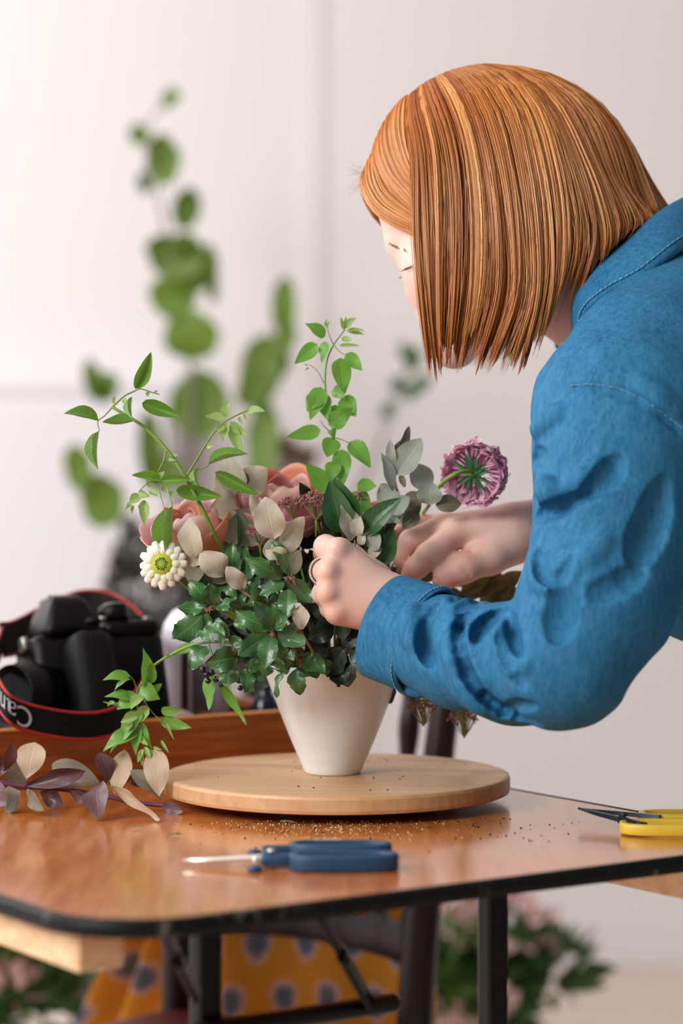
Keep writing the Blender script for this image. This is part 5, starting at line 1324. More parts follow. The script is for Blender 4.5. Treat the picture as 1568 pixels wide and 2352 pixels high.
ole('bunch of olive and tan leaves under the right thumb, behind the sleeve', 2.150, [(880, 1400), (960, 1360), (1060, 1345), (1150, 1345)],
    [(1036, 1330, 1100, 1292, 32, 'olive'), (1086, 1372, 1152, 1306, 44, 'umber'), (1126, 1378, 1176, 1318, 46, 'olive'), (996, 1342, 1060, 1296, 30, 'olive'), (1050, 1374, 1112, 1346, 34, 'umber'), (970, 1304, 1034, 1272, 28, 'olive'), (1148, 1348, 1200, 1312, 34, 'olive'),
     (1100, 1380, 1170, 1372, 40, 'olive'), (1010, 1365, 1070, 1378, 36, 'umber'), (950, 1330, 1010, 1310, 30, 'umber'), (1150, 1390, 1200, 1350, 40, 'umber'), (1080, 1330, 1130, 1290, 28, 'olive'), (1020, 1390, 1100, 1396, 40, 'hollyd'), (1090, 1410, 1180, 1404, 44, 'umber'), (1060, 1360, 1130, 1320, 36, 'olive'), (1000, 1325, 1050, 1290, 30, 'hollyd'), (1110, 1345, 1185, 1335, 36, 'olive'), (1180, 1390, 1150, 1325, 40, 'umber')], M_stemd)
# laurel leaves standing up in the middle
la = sprig('laurel_sprig', 'dark green laurel sprig with long upright leaves at the centre of the bouquet', 800, 1230, 2.04, 'sprig')
stem(la, [MOUTH, (790, 1400, 2.07), (800, 1260, 2.045), (800, 1215, 2.04)], .0018, .001, M_stemd, 14)
for a in [(786, 1225, 756, 1104, 62, .1), (818, 1192, 768, 1096, 56, -.4), (830, 1232, 922, 1143, 52, -.1), (876, 1300, 905, 1215, 40, .3), (850, 1280, 880, 1200, 36, .2), (548, 1255, 545, 1180, 18, .9)]:
    pleaf(la, 'broad', *a[:5], 2.035, 2.025, a[5])
lb = sprig('laurel_sprig', 'narrow green laurel sprig between the right fingers and the oleaster', 880, 1330, 2.12, 'sprig')
stem(lb, [MOUTH, (850, 1420, 2.12), (885, 1290, 2.12), (905, 1200, 2.12)], .0016, .001, M_stemd, 14)
for a in [(870, 1330, 905, 1250, 40), (880, 1300, 900, 1210, 36), (850, 1330, 838, 1260, 38), (850, 1280, 868, 1220, 34)]:
    pleaf(lb, 'broad', *a, 2.12, 2.11)

# ------------------------------------------------------------ blooms
def petal_mat(name, base, mid, edge, rough=0.55, trans=0.3):
    t = NT(name); tc = t.new('ShaderNodeTexCoord'); sp = t.new('ShaderNodeSeparateXYZ'); t.link(tc.outputs['UV'], sp.inputs[0])
    c = t.ramp(sp.outputs[1], [(0.0, lin(base)), (0.5, lin(mid)), (1.0, lin(edge))])
    n1 = t.noise(t.coords('UV', (14, 2, 1)), 2, 3); c = t.mix(t.math('MULTIPLY', n1, .35), c, lin(edge))
    t.base(c); t.set(Roughness=rough, Sheen_Weight=.2)
    tr_ = t.new('ShaderNodeBsdfTranslucent'); t.link(c, tr_.inputs[0]); ms = t.new('ShaderNodeMixShader'); ms.inputs[0].default_value = trans
    t.link(t.b.outputs[0], ms.inputs[1]); t.link(tr_.outputs[0], ms.inputs[2]); t.link(ms.outputs[0], t.out.inputs['Surface']); return t.m
M_peach = petal_mat('peach_petal', '#fbb98f', '#fdcdb4', '#f9d2c8'); M_orange = petal_mat('orange_petal', '#f5893a', '#fba873', '#fbbfa2'); M_mauve = petal_mat('mauve_petal', '#f6dcd0', '#f2dadd', '#eac6d0')
M_rosy = petal_mat('rosy_petal', '#f8c6b2', '#f6c8c4', '#eeb0bc')
def petal(parent, c, axis, az, R, th0, th1, half, m, flare=0.15, ruf=0.08, seed=0):
    ax = Vector(axis).normalized(); e1 = ax.orthogonal().normalized(); e2 = ax.cross(e1); b = B(); rg = random.Random(seed); ph = rg.uniform(0, 6)
    def f(u, v):
        s_ = 2*u-1; hw = half*(.32+.68*math.sin(min(PI/2, v*2.3))); a = az+s_*hw
        vv = v*(1-.26*abs(s_)**3); th = th0+(th1-th0)*vv; r = R*math.sin(th)*(1-.03*v)+R*flare*vv**5; h = -R*math.cos(th)+R*ruf*math.sin(4*s_+ph)*vv**3
        return Vector(c)+(e1*math.cos(a)+e2*math.sin(a))*r+ax*h
    b.grid(f, 12, 10); o = b.build('petal', m, parent)
    so = o.modifiers.new('thick', 'SOLIDIFY'); so.thickness = .0005; return o
def rose(label, c, axis, R, mats, stem_path, seed, rings=((4, 1.0, 1.85, 1.15), (4, .86, 2.1, 1.05), (5, .66, 2.4, .85), (3, .45, 2.6, 1.0))):
    o = thing('rose', label, 'flower', c); rg = random.Random(seed); k = 0
    for ri, (n, sc_, th, half) in enumerate(rings):
        a0 = rg.uniform(0, 6.3)
        for i in range(n):
            petal(o, c, axis, a0+2*PI*i/n+rg.uniform(-.15, .15), R*sc_*rg.uniform(.94, 1.04), 0.12, th*rg.uniform(.93, 1.05), half, mats[k % len(mats)], .22 if ri == 0 else .06, .10, seed*50+k); k += 1
    stem(o, stem_path, .0022, .0020, M_stemg, 12); return o
c1 = W(428, 1214, 2.075)
rose('peach and mauve rose at the left behind the zinnia', c1, (-0.25, -0.35, 0.9), .0370, [M_mauve, M_peach, M_orange, M_peach, M_orange, M_peach], [(434, 1270, 2.09), (520, 1400, 2.095), MOUTH], 3)
c2 = W(648, 1142, 2.11)
rose('wide open pink and peach rose at the top behind the burgundy flowerheads', c2, (0.05, -0.40, 0.9), .0420, [M_peach, M_rosy, M_rosy, M_peach, M_peach, M_orange], [(655, 1215, 2.125), (700, 1400, 2.11), MOUTH], 8, ((5, 1.08, 1.7, 1.0), (4, .90, 1.95, 1.05), (4, .66, 2.3, .95), (3, .45, 2.5, 1.0)))
rose('small bright pink rosebud mostly hidden behind the laurel leaves', W(864, 1176, 2.10), (0.2, -.4, .9), .010, [petal_mat('hot_pink_petal', '#d84a7c', '#e0608c', '#e88fa8'), M_rosy], [(864, 1190, 2.10), (830, 1400, 2.1), MOUTH], 11, ((4, 1.0, 2.2, 1.0), (3, .7, 2.5, 1.0)))
rose('half-hidden orange rose deep between the leaves', W(580, 1275, 2.11), (-.1, -.6, .8), .0150, [M_orange, M_orange], [(585, 1300, 2.11), (690, 1450, 2.1), MOUTH], 14, ((5, 1.0, 2.1, .9), (4, .7, 2.4, .9)))

# white zinnia
M_wpet = petal_mat('white_petal', '#d3d84a', '#f0eccd', '#f8f4ea', .6, .2); M_disc = plain('yellow_green_disc', '#c2c636', '#96ad28', .7, 300, .5); M_dgreen = plain('deep_green_heart', '#3c7a22', '#1f5518', .6)
zc = W(374, 1296, 2.030); zax = Vector((-.18, -1, .10)).normalized(); ze1 = Vector((1, 0, 0)); ze1 = (ze1-zax*ze1.dot(zax)).normalized(); ze2 = zax.cross(ze1)
zin = thing('zinnia', 'white zinnia with yellow-green centre at the far left of the bouquet', 'flower', zc)
def zpet(az, r0, r1, w_, lift_, k):
    b = B(); d_ = ze1*math.cos(az)+ze2*math.sin(az); s_ = zax.cross(d_)
    def f(u, v):
        q = 2*u-1; ww = w_*(math.sin(PI*min(.93, .18+.72*v))**.7); r = r0+(r1-r0)*v
        return zc+d_*r+s_*q*ww+zax*(lift_*math.sin(v*2.2)+.0016*(1-q*q)-.0035*v*v)
    b.grid(f, 6, 8); o = b.build('petal', M_wpet, zin); so = o.modifiers.new('t', 'SOLIDIFY'); so.thickness = .0005
for k in range(16): zpet(2*PI*k/16+rnd(-.06, .06), .0065, .0208+rnd(-.0014, .001), .0040, .0012, k)
for k in range(13): zpet(2*PI*k/13+rnd(-.06, .06), .0060, .0158+rnd(-.001, .001), .0034, .0036, k)
b = B(); b.sphere(zc+zax*.002, .0098, 16, 10, (1, 1, .5), zax.to_track_quat('Z', 'Y').to_matrix()); b.build('disc', M_disc, zin)
b = B()
for k in range(46):
    a = k*2.4; r = .00078*math.sqrt(k); b.sphere(zc+zax*.0058+(ze1*math.cos(a)+ze2*math.sin(a))*r, .0009, 5, 4, (1, 1, 1.4), zax.to_track_quat('Z', 'Y').to_matrix())
b.build('disc_florets', M_dgreen, zin); stem(zin, [(378, 1300, 2.04), (470, 1380, 2.08), (640, 1480, 2.09), MOUTH], .0016, .0016, M_stemg, 14)
# small white bud
bd = sprig('flower_bud', 'small pale bud right of the white zinnia', 442, 1312, 2.035, 'bud')
b = B(); b.sphere(W(442, 1312, 2.035), .0058, 14, 10, (.8, .8, 1.2)); b.build('bud', plain('cream_bud', '#ead9cc', '#d9bfae', .6), bd); stem(bd, [(445, 1325, 2.04), (500, 1380, 2.07), (640, 1500, 2.09), MOUTH], .001, .001, M_stemg, 12)

# pink scabious seen from behind
M_sca = petal_mat('pink_floret', '#e8a9c4', '#f2c0d6', '#f8d8e6', .6, .25); M_sca2 = petal_mat('deep_pink_floret', '#cf7aa2', '#e29abb', '#f0c0d4', .6, .25)
sc_c = W(1090, 1086, 2.085); sax = Vector((.42, .86, .22)).normalized(); se1 = sax.orthogonal().normalized(); se2 = sax.cross(se1)
sca = thing('scabious', 'pink scabious flower seen from behind, right of the bouquet', 'flower', sc_c)
def floret_mesh(m, seed):
    rg = random.Random(seed); b = B()
    for k in range(4):
        a = 2*PI*k/4+rg.uniform(-.2, .2); L = rg.uniform(.8, 1.15); w_ = rg.uniform(.38, .5); ph = rg.uniform(0, 6); d_ = Vector((math.cos(a), math.sin(a), 0)); s_ = Vector((-math.sin(a), math.cos(a), 0))
        b.grid(lambda u, v: d_*(.08+L*v*(1-.12*(2*u-1)**2))+s_*(2*u-1)*w_*math.sin(PI*min(.8, .12+.75*v))+Vector((0, 0, .55*v-.35*v*v+.12*math.sin(5*v+3*u+ph))), 4, 4)
    b.tube([Vector((0, 0, -1.1)), Vector((0, 0, .05))], [.06, .12], 6)
    return mesh_of('floret', b.v, b.f, True, (m,), b.uv)
FM = [floret_mesh(M_sca, k) for k in range(3)]+[floret_mesh(M_sca2, k+7) for k in range(2)]
def place(parent, name, me, p, zdir, s_, spin):
    q = Vector(zdir).normalized().to_track_quat('Z', 'Y').to_matrix() @ Matrix.Rotation(spin, 3, 'Z')
    o = bpy.data.objects.new(name, me); COL.objects.link(o); o.parent = parent
    o.matrix_basis = Matrix.Translation(p-root_loc(parent)) @ (q.to_4x4()) @ Matrix.Scale(s_, 4); return o
for k in range(62):
    th = math.acos(1-rnd(.0, 1.12)); a = k*2.39996+rnd(-.2, .2)
    if k < 34: th = rnd(1.05, 1.75); a = 2*PI*k/34+rnd(-.14, .14)
    dv = (se1*math.cos(a)+se2*math.sin(a))*math.sin(th)+sax*math.cos(th)*.75
    place(sca, 'floret', random.choice(FM), sc_c+dv*rnd(.0205, .0262), dv+Vector((rnd(-.2, .2), rnd(-.2, .2), rnd(-.2, .2))), rnd(.0085, .0125), rnd(0, 6))
sep = leaf_geo(p_lance, 4, 8, .4, .1, .02); sepm = mesh_of('sepal', sep[0], sep[1], True, (plain('sepal_green', '#2f6a3a', '#1f4a2a', .5),), sep[2])
for k in range(11):
    a = 2*PI*k/11+rnd(-.15, .15); dv = (se1*math.cos(a)+se2*math.sin(a)); y = (dv-sax*.05).normalized(); z = -sax; x = y.cross(z).normalized(); z = x.cross(y)
    o = bpy.data.objects.new('sepal', sepm); COL.objects.link(o); o.parent = sca; L = rnd(.012, .022); w_ = rnd(.003, .007); M = Matrix.Identity(4)
    p = sc_c-sax*.004-root_loc(sca)
    for i in range(3): M[i][0], M[i][1], M[i][2], M[i][3] = x[i]*w_, y[i]*L, z[i]*.006, p[i]
    o.matrix_basis = M
b = B(); b.sphere(sc_c-sax*.002, .0058, 12, 8, (1, 1, .7)); b.build('calyx', plain('calyx_green', '#5f9a4c', '#3f7a38', .5), sca)
stem(sca, [(1084, 1084, 2.078), (1058, 1084, 2.066), (1030, 1098, 2.066), (1004, 1124, 2.09), (985, 1160, 2.14), (950, 1215, 2.18), (880, 1400, 2.15), MOUTH], .0019, .0018, M_stemg, 26)

# burgundy flowerheads: each a head of countless tiny florets
M_burg = plain('burgundy_floret', '#8a3a4c', '#c48a86', .7, 700); M_burg2 = plain('burgundy_dark', '#5f2434', '#8d4550', .7, 500); M_tan = plain('tan_floret', '#b59a72', '#8c8a52', .8, 600)
def umbel(label, px, py, d, rx, ry, n, path, tilt=0.3):
    o = sprig('burgundy_flowerhead', label, px, py, d, 'flower'); c = W(px, py, d); s_ = d/F; b1, b2, b3 = B(), B(), B(); ba = W(px+4, py+ry*1.5, d+.004)
    for k in range(n):
        a = rnd(0, 6.3); r = math.sqrt(rnd(0, 1)); p = c+Vector((rx*s_*r*math.cos(a), rx*s_*.8*r*math.sin(a), ry*s_*(1-r*r)*.8+rnd(-.35, .35)*ry*s_))
        bb = (b1, b1, b2, b3)[k % 4]; q = rnd(.0006, .0012)
        for j in range(3): bb.sphere(p+Vector((rnd(-1, 1), rnd(-1, 1), rnd(-1, 1)))*q*1.1, q*rnd(.5, .9), 5, 3)
        if k % 5 == 0: b3.tube([ba, ba.lerp(p, .6)+Vector((0, 0, -.001)), p], .00028, 4, False)
    for bb, m in ((b1, M_burg), (b2, M_burg2), (b3, M_tan)): bb.build('florets', m, o, True, None, 'stuff')
    stem(o, [(px+4, py+ry*1.5, d+.004)]+path, .0010, .0012, M_stemg, 10); return o
umbel('large burgundy flowerhead left of the upright laurel leaves', 722, 1156, 2.055, 38, 26, 230, [(730, 1300, 2.08), MOUTH])
umbel('burgundy flowerhead in front of the open pink rose', 668, 1162, 2.065, 30, 20, 130, [(690, 1300, 2.08), MOUTH])
umbel('small burgundy flowerhead between the beige leaves on the left', 592, 1222, 2.045, 30, 18, 110, [(620, 1350, 2.08), MOUTH])
umbel('small dark burgundy flowerhead behind the laurel tips', 822, 1150, 2.075, 16, 24, 50, [(815, 1300, 2.08), MOUTH])
umbel('burgundy flowerhead hanging below the sleeve, nearer the vase', 968, 1628, 2.13, 36, 26, 150, [(980, 1600, 2.125), (1000, 1540, 2.12), (960, 1440, 2.115), (880, 1500, 2.11), MOUTH])
umbel('burgundy flowerhead hanging below the sleeve, right of the chair post', 1062, 1652, 2.14, 36, 28, 170, [(1060, 1610, 2.13), (1040, 1520, 2.125), (960, 1440, 2.12), (880, 1500, 2.11), MOUTH])
umbel('burgundy flowerhead in shadow just above the ringed hand', 735, 1205, 2.075, 18, 18, 60, [(745, 1320, 2.08), MOUTH])

# dark berries
M_berry = plain('blue_black_berry', '#1d2238', '#12141f', .25)
def berries(label, lst, d, twig):
    o = sprig('berry_twig', label, lst[0][0], lst[0][1], d, 'berries')
    for x, y, r in lst: b = B(); b.sphere(W(x, y, d+rnd(-.003, .003)), r*d/F, 12, 8); b.build('berry', M_berry, o)
    stem(o, twig, .0007, .0004, M_stemd, 10)
berries('three dark berries among the oak leaves in front of the white jar', [(508, 1424, 8), (518, 1432, 7), (512, 1440, 7)], 2.035, [(512, 1432, 2.036), (560, 1470, 2.06), MOUTH])
berries('cluster of dark berries at the lower left under the crinkled leaf', [(466, 1538, 8), (475, 1550, 8), (486, 1544, 7), (496, 1560, 8), (508, 1572, 7), (478, 1564, 7)], 2.045, [(484, 1552, 2.046), (560, 1520, 2.06), MOUTH])
berries('pair of dark berries left of the vase rim', [(548, 1562, 8), (552, 1580, 7)], 2.05, [(550, 1570, 2.05), (600, 1530, 2.05), MOUTH])
berries('single dark berry hanging on a thread in front of the vase', [(777, 1574, 5)], 2.035, [(777, 1572, 2.035), (779, 1552, 2.035), (780, 1540, 2.036), (782, 1528, 2.045), (790, 1510, 2.06)])

# ---- burgundy branch lying on the table, left
LM['bx'] = leaf_mat('burgundy_leaf', '#4a2b33', '#5d3a3c', '#6f4a48', '#9d8a68', .42, .15, .08, .35, 12)
LM['bg'] = leaf_mat('bronze_green_leaf', '#6d6c58', '#7c7060', '#94866c', '#a79676', .5, .1, .12, .35, 12)
LM['bb'] = leaf_mat('beige_leaf', '#bfa78c', '#c4ad92', '#d6c3a6', '#a98d72', .6, 0, .15, .35, 12)
reg('bx', 'bx', [leaf_geo(p_obov, 6, 14, fold=(.2, .5)[k], curl=(.3, -.3)[k], wave=.05, seed=k, twist=(.5, -.7)[k]) for k in range(2)])
reg('bg', 'bg', [leaf_geo(p_obov, 6, 14, fold=(.15, .3)[k], curl=(.2, -.2)[k], wave=.05, seed=k, twist=(.3, -.4)[k]) for k in range(2)])
reg('bb', 'bb', [leaf_geo(p_obov, 6, 14, fold=(.1, .2)[k], curl=(.15, -.2)[k], wave=.06, seed=k, twist=(.2, -.3)[k]) for k in range(2)])
br = thing('eucalyptus_branch', 'cut branch with burgundy and beige leaves lying on the table at the left', 'branch', on_table(200, 1850))
M_pst = plain('purple_stem', '#6d3a55', '#552a44', .5)
def tl(px, py, d):
    p = W(px, py, d)
    if p.z < TZ+.002: d = TD(py)*0.998; p = W(px, py, d); p.z = max(p.z, TZ+.002)
    return p
b = B(); q = spline([tl(*p) for p in [(-60, 1790, 2.05), (10, 1800, 2.05), (60, 1806, 2.05), (150, 1813, 2.05), (230, 1826, 2.045), (300, 1842, 2.04), (370, 1850, 2.035), (400, 1856, 2.03)]], 30); b.tube(q, [.0028-.0012*i/29 for i in range(30)], 8); b.build('stem', M_pst, br)
for kd, bx, by, tx, ty, w_, d0, d1, rl, vr in [('bb', 62, 1790, 80, 1704, 70, 2.05, 2.07, .1, 0), ('bx', 8, 1772, 32, 1704, 30, 2.04, 2.03, .8, 0), ('bg', 10, 1800, 62, 1762, 56, 2.05, 2.06, .3, 1), ('bg', 232, 1800, 118, 1756, 62, 2.045, 2.06, -.2, 0),
        ('bx', 58, 1806, 196, 1772, 44, 2.045, 2.02, .4, 1), ('bx', 246, 1800, 230, 1728, 46, 2.05, 2.06, .6, 0), ('bb', 262, 1824, 286, 1722, 54, 2.04, 2.06, .0, 1), ('bb', 366, 1830, 358, 1718, 62, 2.035, 2.05, .0, 0), ('bg', 372, 1836, 300, 1768, 44, 2.04, 2.05, .5, 0),
        ('bx', 232, 1800, 226, 1886, 62, 2.03, 1.985, .1, 0), ('bb', 236, 1800, 366, 1888, 36, 2.02, 1.975, .9, 1), ('bx', 372, 1850, 420, 1870, 30, 2.035, 2.02, .2, 0), ('bg', 14, 1806, 36, 1868, 56, 2.05, 2.02, .2, 1), ('bx', -10, 1800, 14, 1852, 50, 2.04, 2.01, .3, 0),
        ('bg', 64, 1812, 100, 1862, 34, 2.04, 2.00, .5, 0), ('bx', 92, 1818, 144, 1850, 42, 2.05, 2.04, .2, 1), ('bx', 300, 1800, 352, 1780, 44, 2.05, 2.07, .3, 1), ('bg', -20, 1800, -40, 1730, 60, 2.05, 2.05, .1, 0), ('bx', 160, 1815, 210, 1836, 30, 2.045, 2.03, .6, 0), ('bx', -4, 1786, 2, 1740, 40, 2.04, 2.04, .5, 1)]:
    leaf(br, kd, tl(bx, by, d0), tl(tx, ty, d1), w_*d0/F, rl, var=vr)
# clippings
for px, py, tx, ty, w_, kd, lab in [(962, 1880, 968, 1868, 14, 'vine', 'tiny curled green leaf clipping beside the board'), (300, 1904, 335, 1902, 7, 'olive', 'thin tan sliver of leaf on the table at the left'), (385, 1922, 425, 1920, 7, 'umber', 'thin grey-brown sliver of leaf in front of the board'), (640, 1892, 680, 1893, 9, 'olive', 'tan sliver of leaf among the crumbs')]:
    p = on_table(px, py, .0012); q = on_table(tx, ty, .0012 if kd != 'vine' else .004); o = thing('leaf_clipping', lab, 'leaf', p); leaf(o, kd, p, q, w_*p.y/F, 0, n=(0, -.3, 1), var=0)
# ------------------------------------------------------------ plants far behind, out of focus
LM['euc'] = leaf_mat('broad_leaf', '#48640f', '#5a7a18', '#6f8835', '#5f6f3a', .6, .0, .12, .25, 8)
LM['eucd'] = leaf_mat('dark_broad_leaf', '#2d4a28', '#3a5a2c', '#55704a', '#56684a', .55, .05, .15, .25, 8)
reg('euc', 'euc', [leaf_geo(p_ellip, 6, 10, fold=.15, curl=(.1, -.12)[k], wave=.05, seed=k) for k in range(2)]); reg('eucd', 'eucd', [leaf_geo(p_ellip, 6, 10, fold=.2, curl=(.1, -.12)[k], wave=.05, seed=k) for k in range(2)])
DB = 4.45
M_bst = plain('grey_branch', '#8f8478', '#75695e', .8)
pot_c = W(330, 1400, DB); PZ = 0.60
def bough(label, path, leaves, kind='euc'):
    o = thing('leafy_branch', label, 'branch', (pot_c.x, pot_c.y, PZ+.05))
    b = B(); q = spline([Vector((pot_c.x+rnd(-.02, .02), pot_c.y, PZ+.02))]+[W(x, y, DB) for x, y in path], 40); b.tube(q, [.006-.0042*i/39 for i in range(40)], 7); b.build('stem', M_bst, o)
    for bx, by, tx, ty, w_ in leaves:
        d = DB+rnd(-.05, .05); B0, T0 = W(bx, by, d), W(tx, ty, d+rnd(-.03, .03)); leaf(o, kind, B0-(T0-B0)*.10, T0+(T0-B0)*.14, w_*1.32*d/F, rnd(-.25, .25))
bough('tallest leafy branch rising against the wall at the left', [(420, 1150), (440, 950), (430, 780), (400, 620), (370, 480), (345, 370), (335, 300), (390, 215)],
      [(340, 380, 408, 366, 84), (345, 425, 318, 415, 40), (345, 330, 385, 350, 56), (420, 520, 436, 440, 50), (385, 600, 372, 545, 70), (400, 620, 358, 560, 60), (400, 600, 480, 640, 110), (400, 640, 390, 722, 90), (420, 640, 420, 600, 80), (430, 720, 455, 815, 104), (452, 860, 462, 990, 104), (430, 930, 500, 925, 60), (355, 1120, 340, 960, 44), (390, 1050, 370, 1120, 60), (375, 240, 410, 214, 34), (330, 330, 310, 290, 36), (490, 690, 480, 570, 24), (410, 540, 440, 600, 60)])
bough('shorter leafy branch bending right behind the bouquet', [(480, 1200), (570, 1080), (595, 960), (610, 860), (640, 780), (655, 660)],
      [(652, 760, 656, 648, 44), (648, 810, 660, 740, 44), (590, 930, 612, 785, 76), (600, 900, 655, 820, 40), (600, 1090, 606, 935, 62), (560, 930, 600, 860, 50)])
bough('low leafy branch leaning out at the far left', [(300, 1240), (250, 1160), (215, 1090), (180, 1040)],
      [(180, 1120, 176, 1030, 58), (232, 1205, 236, 1100, 84), (255, 1170, 210, 1120, 50), (225, 920, 205, 835, 34), (230, 915, 262, 865, 50), (210, 890, 255, 905, 46)], 'euc')
bough('sparse grey-green branch showing behind the hanging hair', [(600, 1300), (800, 1150), (880, 1000), (920, 900), (945, 800)],
      [(905, 900, 920, 868, 26), (930, 910, 960, 890, 34), (945, 850, 955, 800, 30), (950, 900, 985, 870, 30), (880, 960, 900, 925, 20), (935, 830, 925, 790, 20)], 'eucd')
# pot with dark foliage
M_pot = plain('dark_grey_pot', '#3f3c42', '#332f36', .6); M_stool = plain('grey_stool_wood', '#6e625a', '#5c5049', .6)
stl = thing('wooden_stool', 'grey wooden stool under the dark plant pot in the background', 'stool', (pot_c.x, pot_c.y, 0))
b = B(); b.lathe([(.145, PZ-.03), (.15, PZ-.026), (.15, PZ-.005), (.145, PZ)], (pot_c.x, pot_c.y, 0), 40); b.build('seat', M_stool, stl)
for a in (.8, 2.37, 3.94, 5.5):
    d_ = Vector((math.cos(a), math.sin(a), 0)); b = B(); b.tube([Vector((pot_c.x, pot_c.y, 0))+d_*.16+Vector((0, 0, .003)), Vector((pot_c.x, pot_c.y, PZ-.028))+d_*.11], [.012, .016], 10); b.build('leg', M_stool, stl)
pot = thing('plant_pot', 'dark grey pot holding the tall branches behind the camera', 'pot', (pot_c.x, pot_c.y, PZ))
b = B(); b.lathe([(.07, PZ+.001), (.10, PZ+.02), (.118, PZ+.10), (.115, PZ+.165), (.11, PZ+.17), (.105, PZ+.165), (.10, PZ+.10), (.06, PZ+.03)], (pot_c.x, pot_c.y, 0), 36); b.build('body', M_pot, pot)
M_mixd = plain('dusky_foliage', '#5f5d54', '#43433c', .8, 25); M_mixb = plain('brown_seedheads', '#8c6f58', '#6d5644', .8, 25)
def clump(o, c, rx, ry, rz, n, m, size, name='foliage', shape=p_lance):
    g = leaf_geo(shape, 2, 4, .3, .1, .03); b = B()
    for _ in range(n):
        v = Vector((rnd(-1, 1), rnd(-1, 1), rnd(-1, 1)))
        while v.length > 1: v = Vector((rnd(-1, 1), rnd(-1, 1), rnd(-1, 1)))
        p = c+Vector((v.x*rx, v.y*ry, v.z*rz)); s_ = size*rnd(.7, 1.3); y = (v+Vector((0, 0, .5))+Vector((rnd(-.6, .6), rnd(-.6, .6), rnd(-.6, .6)))).normalized(); z = y.orthogonal().normalized(); z = Matrix.Rotation(rnd(0, 6), 3, y) @ z; x = y.cross(z)
        b.add([p+x*q[0]*s_*.5+y*q[1]*s_+z*q[2]*s_*.5 for q in g[0]], g[1], g[2])
    return b.build(name, m, o, True, None, 'stuff')
dk = thing('dark_foliage', 'dusky dark foliage bunched in the pot behind the camera', 'plant', (pot_c.x, pot_c.y, PZ+.17))
clump(dk, W(345, 1345, DB), .075, .07, .085, 130, M_mixd, .055)
b = B()
for a in range(8): b.tube([Vector((pot_c.x, pot_c.y, PZ+.10)), W(345+rnd(-60, 60), 1345+rnd(-60, 60), DB)], [.004, .002], 5)
b.build('stem', M_bst, dk)
sd = thing('dried_flowers', 'brown dried flowerheads blurred behind the pink rose', 'flower', (pot_c.x+.1, pot_c.y, PZ+.1))
clump(sd, W(665, 1060, DB+.1), .035, .03, .035, 70, M_mixb, .03); 
b = B(); b.tube(spline([Vector((pot_c.x+.06, pot_c.y, PZ+.12)), W(520, 1250, DB+.05), W(640, 1110, DB+.1)], 12), [.005]*12, 6); b.build('stem', M_bst, sd)
M_peachy = plain('peach_grass', '#e3c4ac', '#dcbaa2', .8)
# buckets of cut flowers standing on the floor
M_bucket = plain('zinc_bucket', '#8e9094', '#7c7e83', .4, 30, 0, .6)
M_leafy = plain('fresh_foliage', '#86ad48', '#4f7a2c', .6, 14); M_leafd = plain('deep_foliage', '#4a7234', '#2c4f26', .6, 14); M_blush = plain('blush_blossom', '#e6c6c2', '#dcb3b0', .7, 20)
def bucket(label, flabel, cx, cy, top, spec):
    o = thing('flower_bucket', label, 'bucket', (cx, cy, 0)); h = top
    b = B(); b.lathe([(.09, .001), (.095, .006), (.125, h-.01), (.130, h), (.124, h), (.09, .02)], (cx, cy, 0), 32); b.build('body', M_bucket, o)
    b = B(); b.tube([Vector((cx+.128*math.cos(a), cy+.02, h-.02-.05*math.sin(a))) for a in np.linspace(0, PI, 14)], .003, 6); b.build('handle', M_bucket, o)
    f = thing('bucket_flowers', flabel, 'plant', (cx, cy, h))
    for c, rx, rz, n, m, s_, nm, shp in spec: clump(f, c, rx, rx*.8, rz, n, m, s_, nm, shp)
    b = B()
    for k in range(9): a = rnd(0, 6.3); b.tube([Vector((cx+.05*math.cos(a), cy+.05*math.sin(a), .05)), Vector((cx+.10*math.cos(a), cy+.10*math.sin(a), h+.12))], .004, 5)
    b.build('stem', M_leafd, f)
D2 = 3.55
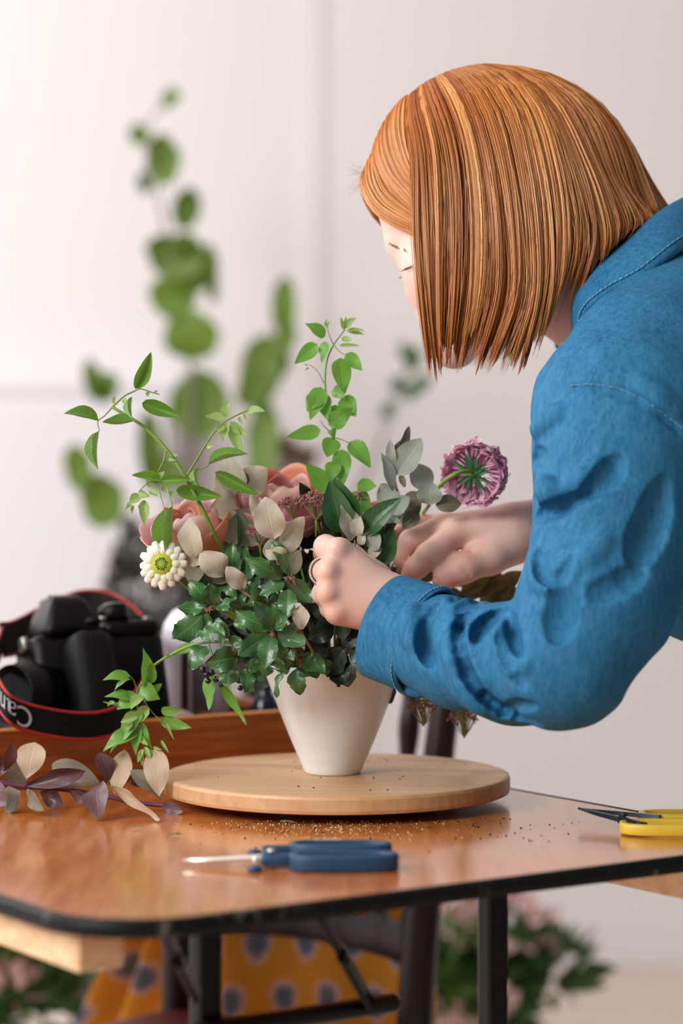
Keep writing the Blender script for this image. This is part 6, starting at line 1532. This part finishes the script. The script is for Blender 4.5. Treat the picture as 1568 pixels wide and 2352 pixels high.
bucket('zinc bucket of cut flowers on the floor, lower right behind the table leg', 'green foliage and blush blossoms in the bucket at the lower right', W(1130, 1500, D2).x, D2, .14,
       [(W(1090, 2260, D2), .10, .075, 170, M_leafd, .055, 'foliage', p_ovate), (W(1040, 2240, D2), .075, .06, 90, M_leafy, .05, 'foliage', p_ovate), (W(1230, 2220, D2), .07, .05, 90, M_leafd, .05, 'foliage', p_ovate), (W(1180, 2130, D2), .05, .045, 40, M_blush, .045, 'blossoms', p_ellip), (W(1060, 2110, D2), .045, .03, 30, M_blush, .045, 'blossoms', p_ellip), (W(1080, 2330, D2-.08), .04, .03, 26, M_blush, .04, 'blossoms', p_ellip)])
D3 = 3.3
bucket('zinc bucket of cut foliage on the floor, lower left corner', 'bright green foliage in the bucket at the lower left corner', W(40, 1500, D3).x, D3, .12,
       [(W(60, 2290, D3), .085, .06, 150, M_leafd, .05, 'foliage', p_ovate), (W(40, 2230, D3), .06, .035, 60, M_leafy, .05, 'foliage', p_ovate), (W(40, 2270, D3-.06), .03, .02, 16, M_blush, .035, 'blossoms', p_ellip)])
D4 = 3.8
bucket('zinc bucket of cut flowers behind the dining chair', 'green and blush flowers in the bucket behind the chair', W(730, 1500, D4).x, D4, .16,
       [(W(780, 2120, D4), .07, .06, 80, M_leafy, .05, 'foliage', p_ovate), (W(720, 2150, D4), .08, .07, 80, M_blush, .05, 'blossoms', p_ellip)])
# ------------------------------------------------------------ repeats share a group phrase
PHR = {'oak_sprig': 'glossy oak-leaved sprigs in the bouquet', 'oleaster_sprig': 'oleaster sprigs in the bouquet', 'jasmine_vine': 'jasmine vines in the bouquet', 'laurel_sprig': 'laurel sprigs in the bouquet',
       'rose': 'roses in the bouquet', 'burgundy_flowerhead': 'burgundy flowerheads in the bouquet', 'berry_twig': 'dark berry twigs in the bouquet', 'leaf_clipping': 'leaf clippings on the table',
       'leafy_branch': 'tall leafy branches in the background pot', 'flower_bucket': 'zinc flower buckets on the floor', 'bucket_flowers': 'cut flowers in the zinc buckets'}
for o in list(SC.objects):
    if o.parent is None and o.name.split('.')[0] in PHR: o['group'] = PHR[o.name.split('.')[0]]
